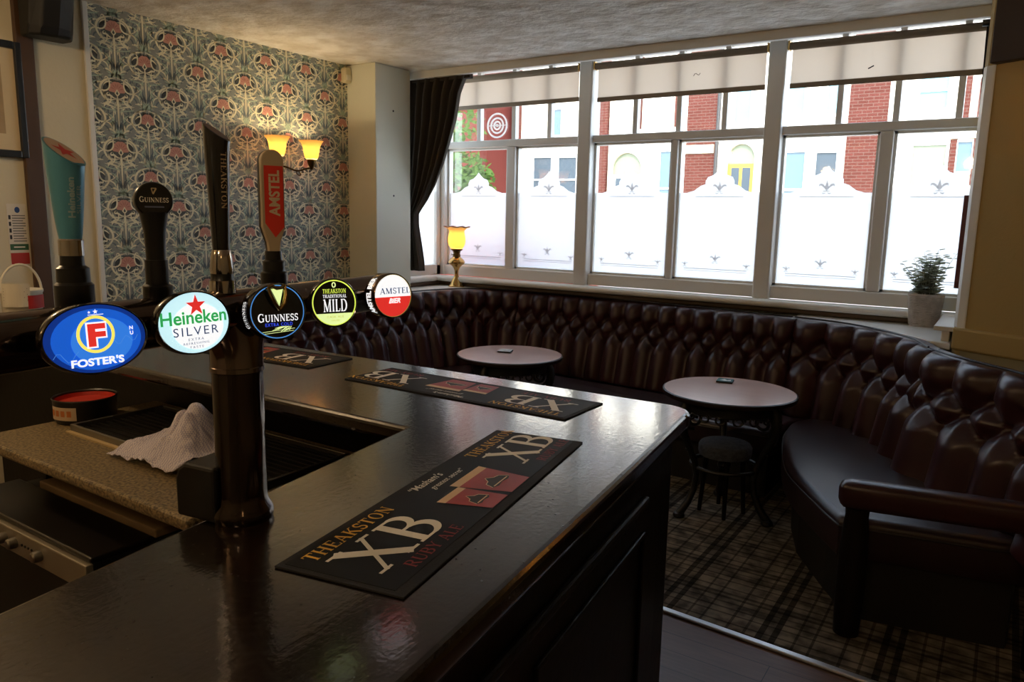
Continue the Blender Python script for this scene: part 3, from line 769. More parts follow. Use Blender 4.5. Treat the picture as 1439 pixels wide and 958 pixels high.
def backrest(name, path, root, w_=.128, lean=.13, depth=.075):
    """path: top line at the back, room on the right-hand side when walking it"""
    pts, L = resample(path, .0125)
    n = len(pts)-1
    nrm = []
    for i in range(n+1):
        a, b = Vector(pts[max(i-3, 0)]), Vector(pts[min(i+3, n)])
        t_ = (b-a).normalized(); nrm.append(Vector((t_.y, -t_.x)))
    k = max(1, round(L/w_)); cw = L/k; depth *= (cw/.128)**.8
    HB = ZT-ZS
    rows = [.77, .63, .49]      # button rows, fraction of height
    segs = []
    def puff(s, v):
        # distance to the nearest pleat in (s, height) space, channels of width cw
        y = v*HB; u = s/cw
        yA, yB, yC = [r_*HB for r_ in rows]
        best = 9; bd = 9
        def sd(px, py, ax, ay, bx, by):
            dx, dy = bx-ax, by-ay; q = max(0, min(1, ((px-ax)*dx+(py-ay)*dy)/(dx*dx+dy*dy)))
            return math.hypot(px-ax-q*dx, py-ay-q*dy)
        f0 = math.floor(u)
        for j in (f0-1, f0, f0+1, f0+2):
            xa = j*cw; xb = (j+.5)*cw
            best = min(best, sd(s, y, xa, yA, xa, HB*1.1), sd(s, y, xa, yC, xa, -.1),
                       sd(s, y, xa, yA, xb, yB), sd(s, y, xa, yA, xb-cw, yB), sd(s, y, xb, yB, xa, yC), sd(s, y, xb-cw, yB, xa, yC))
            bd = min(bd, math.hypot(s-xa, y-yA), math.hypot(s-xb, y-yB), math.hypot(s-xa, y-yC))
        edge = min(s, L-s); best = min(best, edge)
        q = min(1, best/(cw*.5))
        h = math.sin(q*PI/2)**.9*depth*.6
        h -= .030*math.exp(-(bd/.020)**2)
        return h
    nv = 44
    def F(u, v):
        i = min(n, max(0, int(round(u*n)))); s = L*u
        p = Vector(pts[i]); q = nrm[i]
        off = .055+lean*(1-v)**1.15
        h = puff(s, v)
        roll = 0
        if v > .9: 
            e = (v-.9)/.1; h *= math.sqrt(max(0, 1-e*e*.85)); off -= .028*e*e
        if v < .05: h *= .55+.45*(v/.05)
        p = p+q*(off+h)
        return (p.x, p.y, ZS-.03+(HB+.03)*v-(.012 if v > .98 else 0))
    m_ = MB().grid(F, n, nv, flip=False)
    W = n+1
    # top cap and back
    base = len(m_.v)
    top = [m_.v[nv*W+i] for i in range(W)]
    vs = []
    for i in range(W): vs.append((pts[i][0], pts[i][1], ZT-.004))
    for i in range(W): vs.append((pts[i][0], pts[i][1], ZS-.03))
    m_.add(vs, [])
    for i in range(n):
        m_.f.append((nv*W+i, nv*W+i+1, base+i+1, base+i)); m_.f.append((base+i, base+i+1, base+W+i+1, base+W+i)); m_.f.append((i, base+W+i, base+W+i+1, i+1)); m_.mi += [0, 0, 0]
    for i, fl in ((0, False), (n, True)):
        col = [r_*W+i for r_ in range(nv+1)]+[base+i, base+W+i]
        m_.f.append(tuple(col if not fl else col[::-1])); m_.mi.append(0)
    o = obj(name, m_, M_leather, root, smooth=True, angle=60)
    pp = [(p[0]+q.x*.055, p[1]+q.y*.055, ZT+.001) for p, q in zip(pts, nrm)][::3]
    obj('piping', MB().tube(pp, .0055, 6), M_piping, o, smooth=True)
    return pts, nrm
def cushion(name, poly, z0, z1, root, m, r_=.04):
    m_ = MB()
    P = [Vector((*p, 0)) for p in poly]; n = len(P)
    area = sum(P[i].x*P[(i+1) % n].y-P[(i+1) % n].x*P[i].y for i in range(n))
    if area < 0: P = P[::-1]
    nn = []
    for i in range(n):
        t_ = (P[(i+1) % n]-P[i-1]).normalized(); nn.append(Vector((t_.y, -t_.x, 0)))
    levels = [(0, z0)]+[(-r_*(1-sin(PI/2*j/5))*0+0, z0) for j in range(0)]
    prof = [(-.01, z0), (0, z0+.02)]+[(-r_*(1-cos(PI/2*j/6)), z1-r_+r_*sin(PI/2*j/6)) for j in range(7)]
    vs = []; fs = []
    for o_, z in prof:
        for i in range(n):
            p = P[i]+nn[i]*o_; vs.append((p.x, p.y, z))
    for k in range(len(prof)-1):
        for i in range(n):
            j = (i+1) % n; fs.append((k*n+i, k*n+j, (k+1)*n+j, (k+1)*n+i))
    fs.append(tuple((len(prof)-1)*n+i for i in range(n))); fs.append(tuple(range(n-1, -1, -1)))
    m_.add(vs, fs)
    o = obj(name, m_, m, root, smooth=True, angle=60)
    zz = z1-r_*.6
    obj('piping', MB().tube([(P[i].x-nn[i].x*(-.001), P[i].y+nn[i].y*.001, z1-r_) for i in range(n)], .005, 6, closed=True), M_piping, o, smooth=True)
    return o
def polyline(pts, step=.04): return resample(pts, step)[0]
PATH_L = [(-4.06, 2.75), (-4.06, 3.3), (-4.06, 4.0), (-4.045, 4.55), (-4.0, 4.9), (-3.87, 5.16), (-3.66, 5.30), (-3.42, 5.335)]
PATH_W = [(-3.415, 5.335), (-2.6, 5.325), (-1.9, 5.235), (-1.12, 5.135)]
PATH_C = [(-1.115, 5.135), (-.86, 5.07), (-.66, 4.95), (-.5, 4.79), (-.34, 4.575), (-.235, 4.29)]
PATH_R = [(-.232, 4.28), (-.12, 4.09), (.09, 3.86), (.24, 3.66), (.33, 3.45), (.37, 3.22)]
G_B = 'buttoned leather banquettes round the bay'
bL = thing('banquette', (-3.8, 4.2, 0), 'buttoned oxblood leather banquette curving along the left wall under the brass lamp', 'banquette', G_B)
backrest('backrest', PATH_L, bL, w_=.165)
cushion('seat', polyline([(-3.9, 2.78), (-3.9, 3.6), (-3.87, 4.5), (-3.80, 4.86), (-3.66, 5.04), (-3.42, 5.13)])+polyline([(-3.40, 5.12), (-3.36, 4.68)])[0:]+polyline([(-3.355, 4.66), (-3.36, 4.4), (-3.38, 3.8), (-3.38, 2.78)]), .30, .45, bL, M_seatlea)
obj('plinth', MB().prism([(-4.05, 2.8), (-3.45, 2.8), (-3.45, 4.6), (-3.43, 5.2), (-3.5, 5.25), (-3.8, 5.15), (-4.0, 4.85)], .0125, .31), M_plinth, bL)
bW = thing('banquette', (-2.3, 4.9, 0), 'long straight buttoned leather banquette under the bay window sill', 'banquette', G_B)
backrest('backrest', PATH_W, bW, w_=.147)
ARC = [(-1.03, 4.63), (-1.01, 4.76), (-.94, 4.87), (-.84, 4.93), (-.72, 4.90)]
cushion('seat', polyline([(-3.395, 5.14), (-2.6, 5.135), (-1.9, 5.045), (-1.16, 4.955), (-.87, 4.955)])+[(-.95, 4.885), (-1.025, 4.77), (-1.045, 4.63), (-1.05, 4.48)]+polyline([(-1.06, 4.46), (-1.7, 4.49), (-2.6, 4.6), (-3.35, 4.66)]), .30, .45, bW, M_seatlea)
obj('plinth', MB().prism([(-3.38, 5.2), (-3.36, 4.74), (-2.6, 4.68), (-1.7, 4.57), (-1.1, 4.54), (-1.1, 5.0)], .0125, .31), M_plinth, bW)
bR = thing('banquette', (-.4, 4.2, 0), 'curved buttoned leather banquette at the right with a padded armrest', 'banquette', G_B)
backrest('backrest', PATH_C, bR, w_=.2, lean=.11)
backrest('backrest', PATH_R, bR, w_=.24, lean=.11)
cushion('seat', polyline([(-.475, 3.245), (-.6, 3.43), (-.80, 3.76), (-.90, 4.05), (-.985, 4.4), (-1.015, 4.66), (-.985, 4.79), (-.91, 4.875), (-.80, 4.92), (-.70, 4.82), (-.57, 4.66), (-.45, 4.48), (-.37, 4.24), (-.25, 4.02), (-.06, 3.80), (.1, 3.60), (.19, 3.45), (.21, 3.39)])+polyline([(.18, 3.37), (-.1, 3.315), (-.45, 3.25)])[:-1], .30, .475, bR, M_seatlea)
obj('plinth', MB().prism([(-.42, 3.31), (-.56, 3.52), (-.75, 3.84), (-.85, 4.15), (-.93, 4.5), (-.9, 4.72), (-.7, 4.8), (-.4, 4.4), (.0, 3.85), (.16, 3.47), (.15, 3.41)], .0125, .31), M_plinth, bR)
# padded arm on turned posts
ad_ = Vector((.98, .19, 0)).normalized(); an = Vector((-ad_.y, ad_.x, 0)); A0 = Vector((-.475, 3.16, .61))
def armsec(i, n=20):
    return None
m_ = MB(); rows_ = [(0, .40), (.008, .72), (.022, .92), (.045, 1), (.25, 1), (.5, .98), (.84, .97)]
sec = []
for k_ in range(20):
    a = 2*PI*k_/20; c_, s__ = cos(a), sin(a)
    sec.append((math.copysign(abs(c_)**.55, c_)*.052, math.copysign(abs(s__)**.6, s__)*.058))
vs = []
for d_, sc_ in rows_:
    for a, b in sec:
        p = A0+ad_*d_+an*(a*sc_)+Vector((0, 0, b*sc_)); vs.append(p)
fs = [tuple(range(19, -1, -1))]
for k_ in range(len(rows_)-1):
    for i in range(20):
        j = (i+1) % 20; fs.append((k_*20+i, k_*20+j, (k_+1)*20+j, (k_+1)*20+i))
fs.append(tuple((len(rows_)-1)*20+i for i in range(20)))
m_.add(vs, fs)
obj('armrest', m_, M_leather, bR, smooth=True, angle=70)
for d_ in (.075, .74):
    c_ = A0+ad_*d_
    prof = [(.050, .0125), (.052, .06), (.056, .20), (.056, .36), (.050, .46), (.044, .52), (.046, .556)]
    obj('armrest_post', MB().lathe(prof, 20, Matrix.Translation((c_.x, c_.y, 0))), M_dkwood, bR, smooth=True)

# window shelves in the two back corners, at banquette height
struct(obj('trim_8', MB().prism([(-4.36, 4.76), (-4.07, 4.6), (-4.02, 4.92), (-3.90, 5.17), (-3.68, 5.32), (-3.2, 5.345), (-3.2, 5.42), (-4.36, 5.42)][::1], 1.035, 1.068), M_white, bevel=.004))
struct(obj('trim_9', MB().prism([(-1.15, 5.16), (-.85, 5.10), (-.64, 4.97), (-.48, 4.81), (-.32, 4.6), (-.21, 4.53), (-.21, 5.42), (-1.15, 5.42)], 1.035, 1.068), M_white, bevel=.004))
struct(obj('trim_10', MB().box(-.262, 4.62, 1.068, -.222, 5.34, 1.125).box(-.30, 4.60, 1.125, -.20, 5.34, 1.15), M_frame, bevel=.004))

# ------------------------------------------------------------------ bar counter
BZ = 1.105
def ox(y): return -.588-.1230*(y-.791)      # customer edge of the near leg
def ix(y): return -1.337-.1615*(y-1.508)     # staff edge of the near leg
def by(x): return 2.224+.032*(x+.955)        # customer edge of the far leg
bar = thing('bar_counter', (-1.1, 1.0, 0), 'dark stained wooden bar counter turning a corner, glossy worn top', 'bar counter')
cor = arc(-.852, 2.122, .098, .098, -7, 92, 10)
top = [(ox(-1.4), -1.4), (ox(1.6), 1.6)]+cor+[(-2.0, by(-2.0)), (-4.43, by(-4.43)), (-4.43, 1.505), (ix(1.505), 1.505), (ix(-1.4), -1.4)]
obj('counter_top', MB().prism(top, BZ-.05, BZ), M_bartop, bar, bevel=.014, seg=3)
ins = .06
car = [(ox(-1.4)-ins, -1.4), (ox(2.05)-ins, 2.05), (ox(2.05)-ins-.01, 2.16), (-4.43, by(-4.43)-.05), (-4.43, 1.74), (ix(1.74)+.02, 1.74), (ix(-1.4)+.03, -1.4)]
obj('carcass', MB().prism(car, .0005, BZ-.05), M_dkwood, bar)
e_ = Vector((-.1221, .9925, 0)); nn_ = Vector((.9925, .1221, 0))
def face(a, b, z0, z1, o0, o1):     # board on the customer face between y=a and y=b
    P = [Vector((ox(y)-ins, y, 0)) for y in (a, b)]
    q = [P[0]+nn_*o0, P[1]+nn_*o0, P[1]+nn_*o1, P[0]+nn_*o1]
    return MB().prism([(v.x, v.y) for v in q][::-1], z0, z1)
obj('front_rail', face(-1.3, 1.87, .90, .925, 0, .022), M_dkwood, bar, bevel=.008)
for a, b in ((-.75, .15), (.28, 1.02), (1.15, 1.88)):
    m_ = face(a, b, .20, .215, 0, .012); 
    for k in (face(a, b, .80, .815, 0, .012), face(a, a+.015, .2, .815, 0, .012), face(b-.015, b, .2, .815, 0, .012)): m_.add(k.v, k.f)
    obj('panel_moulding', m_, M_dkwood, bar, bevel=.004)
obj('kick_board', face(-1.35, 2.04, .001, .14, 0, .018), M_dkwood, bar, bevel=.004)
obj('cornice', face(-1.35, 2.06, 1.01, 1.054, 0, .025), M_dkwood, bar, bevel=.01)

# ------------------------------------------------------------------ bar runners
M_rubber = mat('grey_rubber', '262627', .8, spec=.25, bump=(300, .2))
M_print = mat('black_print', '080708', .6, spec=.2)
M_gold = mat('yellow_print', 'e0ac3a', .6)
M_whitep = mat('white_print', 'efe9dc', .6)
M_redp = mat('dark_red_print', '8a1c1c', .6)
M_ruby = mat('ruby_ale_print', 'b8301f', .5, var=(9, .3, '8a1a14'))
M_head = mat('beer_head_print', 'e6c49a', .6)
M_emb = mat('emblem_print', '1d1510', .6)
RL, RW = .892, .245
def runner(c, ang, label):
    r_ = thing('bar_runner', (c[0], c[1], BZ), label, 'bar runner', 'printed bar runners', rz=R(ang))
    obj('mat', MB().box(-RL/2, -RW/2, .0003, RL/2, RW/2, .004), M_rubber, r_, local=True, bevel=.001)
    pr = obj('printed_panel', MB().box(-RL/2+.012, -RW/2+.022, .004, RL/2-.012, RW/2-.012, .0046), M_print, r_, local=True)
    U = lambda u, v: ((u-.5)*RL, (v-.5)*RW)
    def put(name, shapes, m, z=.0050):
        obj(name, MB().flat(shapes, lambda x, y, e: (x, y, z+e)), m, r_, local=True)
    for u0 in (.052, .735):
        def fit(txt, u1, u2, v1, v2, caps=None):
            h = (v2-v1)*RW; sh, wd_ = serif_text(txt, h, 1, caps); k = (u2-u1)*RL/wd_
            sh, _ = serif_text(txt, h, k, caps)
            x, y = U((u1+u2)/2, v1); return shift(sh, x, y)
        put('lettering', fit('THEAKSTON', u0-.01, u0+.275, .79, .91), M_gold)
        put('lettering', fit('XB', u0+.0, u0+.265, .285, .73), M_whitep)
        put('lettering', fit('RUBY ALE', u0+.05, u0+.255, .135, .235), M_redp)
    a = sans_text('\u201cMasham\u2019s', .030, .01, 1, .25); put('lettering', shift(a, *U(.50, .835)), M_whitep)
    a = sans_text('greatest secret\u201d', .022, .005, 1, .25); put('lettering', shift(a, *U(.55, .725)), M_whitep)
    for (q, z) in (([(.505, .645), (.668, .645), (.648, .10), (.535, .10)], .0050), ([(.400, .565), (.507, .565), (.512, .10), (.425, .10)], .0053)):
        (ax, ay), (bx, by_), (cx, cy), (dx, dy) = [U(*p_) for p_ in q]
        k = .16
        put('beer_glass', [([(ax+(dx-ax)*k, ay+(dy-ay)*k), (bx+(cx-bx)*k, by_+(cy-by_)*k), (cx, cy), (dx, dy)], [(3, 2, 1, 0)])], M_ruby, z)
        put('beer_head', [([(ax, ay), (bx, by_), (bx+(cx-bx)*k, by_+(cy-by_)*k), (ax+(dx-ax)*k, ay+(dy-ay)*k)], [(3, 2, 1, 0)])], M_head, z)
        mx, my = (ax+bx+cx+dx)/4, (ay+by_+cy+dy)/4-.008
        w2_ = (bx-ax)*.30
        put('emblem', [poly2([(mx+a_*w2_, my+b_*.026) for a_, b_ in ((-1, -.5), (-.75, .3), (-.35, .45), (0, 1), (.35, .45), (.75, .3), (1, -.5), (.6, -.75), (0, -.6), (-.6, -.75))])], M_emb, z+.0003)
        put('emblem_trim', [ribbon([(mx+a_*w2_, my+b_*.026) for a_, b_ in ((-1, -.5), (-.75, .3), (-.35, .45), (0, 1), (.35, .45), (.75, .3), (1, -.5))], .0022), ribbon([(mx-w2_*.8, my-.012), (mx+w2_*.8, my-.012)], .003)], M_head, z+.0005)
    return r_
runner((-.912, 1.212), 100.5, 'large black and red printed bar runner nearest the camera, readable along its length')
runner((-1.465, 1.958), 180, 'black and red printed bar runner upside down along the far edge of the bar')
runner((-2.60, 1.972), 184, 'black and red printed bar runner glimpsed just behind the tap pillar')

# ------------------------------------------------------------------ beer tap tower
M_pipe = mat('dark_bronze_chrome', '75665d', .13, 1.0)
M_pipebase = mat('bronze_column', '453c38', .14, 1.0)
PD = Vector((cos(R(98.5)), sin(R(98.5)), 0)); PN = Vector((PD.y, -PD.x, 0)); PB = Vector((-1.172, .8575, 0))
PZ, PR = 1.50, .0415
font = thing('beer_font', (PB.x, PB.y, BZ), 'dark bronze beer tap pillar with a long horizontal pipe carrying lit badges and tall handles', 'beer taps')
T0 = Matrix.Translation(PB)
obj('column', MB().lathe([(.055, BZ+.0005), (.057, BZ+.012), (.054, BZ+.022), (.047, BZ+.034), (.0455, BZ+.05), (.0455, 1.395)], 40, T0), M_pipebase, font, smooth=True)
# T joint swelling into the pipe
def joint(u, v):
    a = 2*PI*u; z = 1.395+(PZ-1.395-.005)*v
    k = 1+1.35*max(0, v-.15)**2.2
    p = PB+PD*(cos(a)*.0475*k)+PN*(sin(a)*.0475*(1-.12*v))
    return (p.x, p.y, z)
obj('joint', MB().grid(joint, 40, 14), M_pipe, font, smooth=True)
obj('joint_ring', MB().lathe([(.046, 1.39), (.0485, 1.392), (.0485, 1.400), (.046, 1.402)], 40, T0), M_pipe, font, smooth=True)
pa, pb_ = PB+PD*-.95+Vector((0, 0, PZ)), PB+PD*.47+Vector((0, 0, PZ))
obj('pipe', MB().tube([pa+(pb_-pa)*i/40 for i in range(41)], PR, 40), M_pipe, font, smooth=True)
obj('end_cap', MB().tube([pb_-PD*.01, pb_+PD*.006, pb_+PD*.010], [PR+.002, PR+.002, PR-.006], 40), M_pipe, font, smooth=True)
# rubber cable cover beside the column
c_ = PB-PN*.068+PD*-.012
sec_ = [(-.045, 0), (-.045, .075), (-.038, .094), (-.022, .106), (.03, .106), (.05, .106), (.05, 0)]
m_ = MB(); vs = []
for s_ in (-1, 1):
    for a, b in sec_:
        p = c_+PN*a*1.05+PD*(.042*s_); vs.append((p.x, p.y, BZ+.0005+b))
k = len(sec_)
m_.add(vs, [tuple(range(k)), tuple(range(2*k-1, k-1, -1))]+[(i, k+i, k+(i+1) % k, (i+1) % k) for i in range(k)])
obj('cable_cover', m_, M_blackmat, font, bevel=.006)

def lit(name, col, e): return mat(name, col, .25, emit=e, spec=.4, coat=.4)
L_blue = lit('lit_blue', '1558c8', .75); L_dblue = lit('lit_deep_blue', '0c3590', .55); L_yel = lit('lit_yellow', 'f0e060', .8); L_red = lit('lit_red', 'd8302a', .75)
L_white = lit('lit_white', 'f2f4f6', .8); L_pale = lit('lit_pale_blue', 'bfe6ee', .85); L_green = lit('lit_green', '2f9a50', .8); L_navy = lit('lit_navy', '27406a', .5)
L_black = mat('badge_black', '08080a', .2, coat=.5); L_ring = lit('lit_blue_ring', '4a86c8', .7); L_xcold = lit('lit_violet_blue', '3048d0', .8)
L_lime = lit('lit_lime', 'd6ea5a', .8); L_gold = lit('lit_gold', 'b8a050', .35); L_paleg = lit('lit_pale_lime', 'dcf0a0', .8); L_cyan2 = lit('lit_mid_blue', '2f78dc', .75)
def badge(c, az, rx, rz, depth, shell, label, tilt=4, dome=.0006):
    c = Vector(c); Nv = Vector((cos(R(az))*cos(R(tilt)), sin(R(az))*cos(R(tilt)), sin(R(tilt))))
    Uv = (-Vector((cos(R(az)), sin(R(az)), 0))).cross(Vector((0, 0, 1))); Vv = Nv.cross(Uv)
    def P(x, y, d=0):
        q = 1-min(1, (x/rx)**2+(y/rz)**2)
        return c+Uv*x+Vv*y+Nv*(dome*q+d)
    n = 48; m_ = MB(); vs = []; fs = []
    ringp = [(.70, -depth), (.98, -depth), (1.04, -depth*.75), (1.06, -depth*.3), (1.05, 0.0), (1.02, .003), (.99, .002)]
    for k_, d_ in ringp:
        for i in range(n):
            a = 2*PI*i/n; vs.append(c+Uv*(rx*k_*cos(a))+Vv*(rz*k_*sin(a))+Nv*d_)
    for r_ in range(len(ringp)-1):
        for i in range(n):
            j = (i+1) % n; fs.append((r_*n+i, r_*n+j, (r_+1)*n+j, (r_+1)*n+i))
    fs.append(tuple(range(n-1, -1, -1)))
    m_.add(vs, fs)
    h = obj('badge', m_, shell, font, smooth=True, label=label)
    # stub that carries the badge on the pipe
    pt = PB+PD*((c-PB).dot(PD))+Vector((0, 0, PZ))
    obj('stub', MB().tube([pt, pt+(c-Nv*depth-pt)*.6, c-Nv*(depth*.9)], .016, 16), M_pipe, h, smooth=True)
    def put(name, shapes, m, d=.0006):
        obj(name, MB().flat(shapes, lambda x, y, e: P(x, y, d+e)), m, h)
    def disc(m, k_=1.0, name='lens', d=0.0):
        vs = [P(0, 0, d)]; fs = []
        R_ = (.25, .5, .75, 1)
        for q in R_:
            for i in range(n):
                a = 2*PI*i/n; vs.append(P(rx*k_*q*cos(a), rz*k_*q*sin(a), d))
        for i in range(n): fs.append((0, 1+i, 1+(i+1) % n))
        for r_ in range(3):
            for i in range(n):
                j = (i+1) % n; fs.append((1+r_*n+i, 1+(r_+1)*n+i, 1+(r_+1)*n+j, 1+r_*n+j))
        obj(name, MB().add(vs, fs), m, h, smooth=True)
    return h, put, disc, P, (c, Uv, Vv, Nv)
def fitw(sh, wd_):
    xs = [x for vs, _ in sh for x, y in vs]; ys = [y for vs, _ in sh for x, y in vs]
    k = wd_/(max(xs)-min(xs)); cx = (max(xs)+min(xs))/2; y0 = min(ys)
    return [([((x-cx)*k, (y-y0)*k) for x, y in vs], fs) for vs, fs in sh]
def fit2(sh, x0, x1, y0, y1):
    xs = [x for vs, _ in sh for x, y in vs]; ys = [y for vs, _ in sh for x, y in vs]
    a = (x1-x0)/(max(xs)-min(xs)); b = (y1-y0)/(max(ys)-min(ys)); mx, my = min(xs), min(ys)
    return [([(x0+(x-mx)*a, y0+(y-my)*b) for x, y in vs], fs) for vs, fs in sh]
# 1 blue oval badge
rx, rz = .066, .0465
h, put, disc, P, fr = badge((-1.021, .526, 1.507), -6, rx, rz, .022, L_black, 'wide oval lit blue badge with a red F in a yellow ring')
disc(L_dblue)
put('lens_glow', [ell2(.002, -.001, .058, .0415)], L_blue, .0004)
put('lens_glow', [ell2(.008, -.004, .040, .032)], L_cyan2, .0007)
put('ring', [ribbon(arc(.0, .006, .0225, .0235, 0, 360, 40)[:-1], .0042, True)], L_yel, .0010)
put('letter_outline', fit2(sans_text('F', 1, .10), -.0125, .0145, -.0125, .0225), L_white, .0012)
put('letter', fit2(sans_text('F', 1, .05), -.0105, .0125, -.0105, .0205), L_red, .0018)
put('lettering', fit2(sans_text("FOSTER'S", 1, .035), -.034, .034, -.0365, -.0255), L_white, .0010)
put('crest', [star2(-.006, .036, .0022), star2(.002, .0365, .0035), ribbon([(-.008, .0325), (.012, .0325)], .0008)]+shift(sans_text('N\nU', .007, .03), .047, .008), L_white, .0010)
put('signature', [ribbon([(-.055+i*.0045, -.022+.007*sin(i*1.1)) for i in range(8)], .0007), ribbon([(.015+i*.004, -.008+.005*sin(i*1.3)+i*.0006) for i in range(11)], .0007)], L_ring, .0009)
# 2 pale green-lettered oval badge
rx, rz = .0605, .0475
h, put, disc, P, fr = badge((-1.046, .691, 1.509), -1, rx, rz, .020, L_black, 'oval lit pale blue badge with a red star and green lettering')
disc(L_pale)
put('lens_glow', [ell2(.006, -.006, .044, .036)], L_white, .0004)
put('star', [star2(.004, .0265, .0175)], L_red, .0014)
put('lettering', fit2(sans_text('Heineken', 1, .022, 1), -.056, .056, -.0015, .0195), L_green, .0010)
put('lettering', fit2(sans_text('SILVER', 1, .0, 1, 0, 1.25), -.037, .040, -.0195, -.006), L_navy, .0010)
put('lettering', fit2(sans_text('EXTRA', 1, .0, 1, 0, 1.5), -.013, .013, -.0275, -.0235)+fit2(sans_text('REFRESHING', 1, .0, 1, 0, 1.3), -.022, .022, -.0335, -.0300)+fit2(sans_text('TASTE', 1, .0, 1, 0, 1.5), -.012, .012, -.0395, -.036), L_navy, .0010)
# 3 black badge with a harp
rx, rz = .0505, .0485
h, put, disc, P, fr = badge((-1.072, .872, 1.507), -17, rx, rz, .045, L_black, 'thick round black badge with a gold harp and a blue ring')
disc(L_black)
put('ring', [ribbon(arc(0, 0, rx*.96, rz*.96, 0, 360, 48)[:-1], .0018, True)], L_ring, .0008)
put('lettering', fit2(serif_text('GUINNESS', 1, .9, .82)[0], -.0365, .0365, -.0175, -.0020), L_white, .0010)
put('lettering', fit2(sans_text('EXTRA COLD', 1, .02, 1, 0, 1.2), -.024, .026, -.0255, -.0195), L_xcold, .0010)
put('barley', [taper([(-.012+i*.005, -.033+.004*sin(i*1.4)), (.0+i*.004, -.030+.003*sin(i)), (.014+i*.002, -.027)], .0022) for i in range(6)]+[ribbon([(-.03, -.035), (.03, -.031)], .0007), ribbon([(-.026, -.038), (.028, -.035)], .0007)], L_paleg, .0010)
M_harp = mat('gold_harp', 'a08a5a', .22, 1.0)
hb = MB()
def harp(x, y, d): 
    return P(x, y, d)
hb.tube([P(-.018, .044, .006), P(-.0145, .030, .009), P(-.008, .016, .010), P(.001, .004, .008)], [.0042, .0040, .0036, .0030], 8)
hb.tube([P(-.018, .044, .006), P(-.010, .0455, .008), P(-.003, .0415, .009), P(.006, .0425, .009), P(.0125, .047, .008)], [.0042, .0036, .0032, .0034, .0030], 8)
hb.tube([P(.0125, .047, .008), P(.0125, .030, .010), P(.009, .015, .010), P(.001, .004, .008)], [.0030, .0036, .0044, .0034], 8)
obj('harp', hb, M_harp, h, smooth=True)
put('harp_strings', [poly2([(-.012, .0405), (.010, .041), (.0015, .010)][::-1])], L_paleg, .006)
side = arc(0, 0, 1.075, 1.075, 222, 150, 30)
def rimtext(sh, m, a0, a1, name='lettering', dlo=-.034, dhi=-.012, rr=1.07):
    c, Uv, Vv, Nv = fr
    xs = [x for vs, _ in sh for x, y in vs]; ys = [y for vs, _ in sh for x, y in vs]
    x0, x1, y0, y1 = min(xs), max(xs), min(ys), max(ys)
    def f(x, y):
        a = R(a0+(a1-a0)*(x-x0)/(x1-x0)); d = dlo+(dhi-dlo)*(y-y0)/(y1-y0)
        return c+Uv*(rx*rr*cos(a))+Vv*(rz*rr*sin(a))+Nv*d
    obj(name, MB().flat(sh, f), m, h)
rimtext(serif_text('GUINNESS', 1, .9, .82)[0], L_white, 212, 158, dlo=-.010, dhi=-.024, rr=1.085)
# 4 black and lime badge
rx, rz = .0455, .046
h, put, disc, P, fr = badge((-1.097, 1.03, 1.508), -24, rx, rz, .022, L_black, 'round black and lime lit badge lettered in white and lime')
disc(L_black)
put('ring', [ribbon(arc(0, 0, rx*.95, rz*.95, 0, 360, 48)[:-1], .0024, True)], L_lime, .0008)
put('band', [poly2(arc(0, 0, rx*.94, rz*.94, 209, 331, 24))], L_paleg, .0009)
put('crest', [ribbon(arc(-.0, .035, .0032, .0045, 0, 360, 16)[:-1], .0022, True)], L_paleg, .0010)
put('lettering', fit2(serif_text('THEAKSTON', 1)[0], -.023, .024, .0185, .0275), L_lime, .0010)
put('lettering', fit2(serif_text('TRADITIONAL', 1, 1)[0], -.023, .025, .0095, .0165), L_white, .0010)
put('lettering', fit2(serif_text('MILD', 1)[0], -.0225, .0255, -.0175, .0075), L_white, .0010)
put('lettering', fit2(sans_text('CASK ALE', 1, 0, 1, 0, 1.2), -.016, .018, -.0295, -.0255)+fit2(sans_text('3.5% ABV', 1), -.008, .010, -.036, -.033), L_gold, .0013)
# 5 red and white badge
rx, rz = .0475, .047
h, put, disc, P, fr = badge((-1.118, 1.222, 1.506), -14, rx, rz, .042, M_pipe, 'thick round badge, white above red, lettered in navy')
disc(L_white)
put('lower_half', [poly2(arc(0, 0, rx*.985, rz*.985, 183, 357, 30))], L_red, .0008)
put('rim', [ribbon(arc(0, 0, rx*.99, rz*.99, 0, 360, 48)[:-1], .002, True)], L_gold, .0009)
put('lettering', fit2(serif_text('AMSTEL', 1, .9)[0], -.034, .044, .004, .0175), L_navy, .0012)
put('lettering', fit2(sans_text('BIER', 1, .04, 1, .3), -.012, .018, -.0165, -.0055), L_white, .0014)
rimtext(sans_text('AMSTEL BIER', 1, .04, .55), L_white, 226, 128, dlo=-.008, dhi=-.026, rr=1.085)
# 6 badge at the frame edge
rx, rz = .055, .05
h, put, disc, P, fr = badge((-.995, .33, 1.50), -8, rx, rz, .022, L_black, 'dark round badge at the left end of the pipe')
disc(L_black); put('patch', [rect2(-.02, -.035, .045, -.012)], mat('teal_print', '4a7a74', .5), .0009)

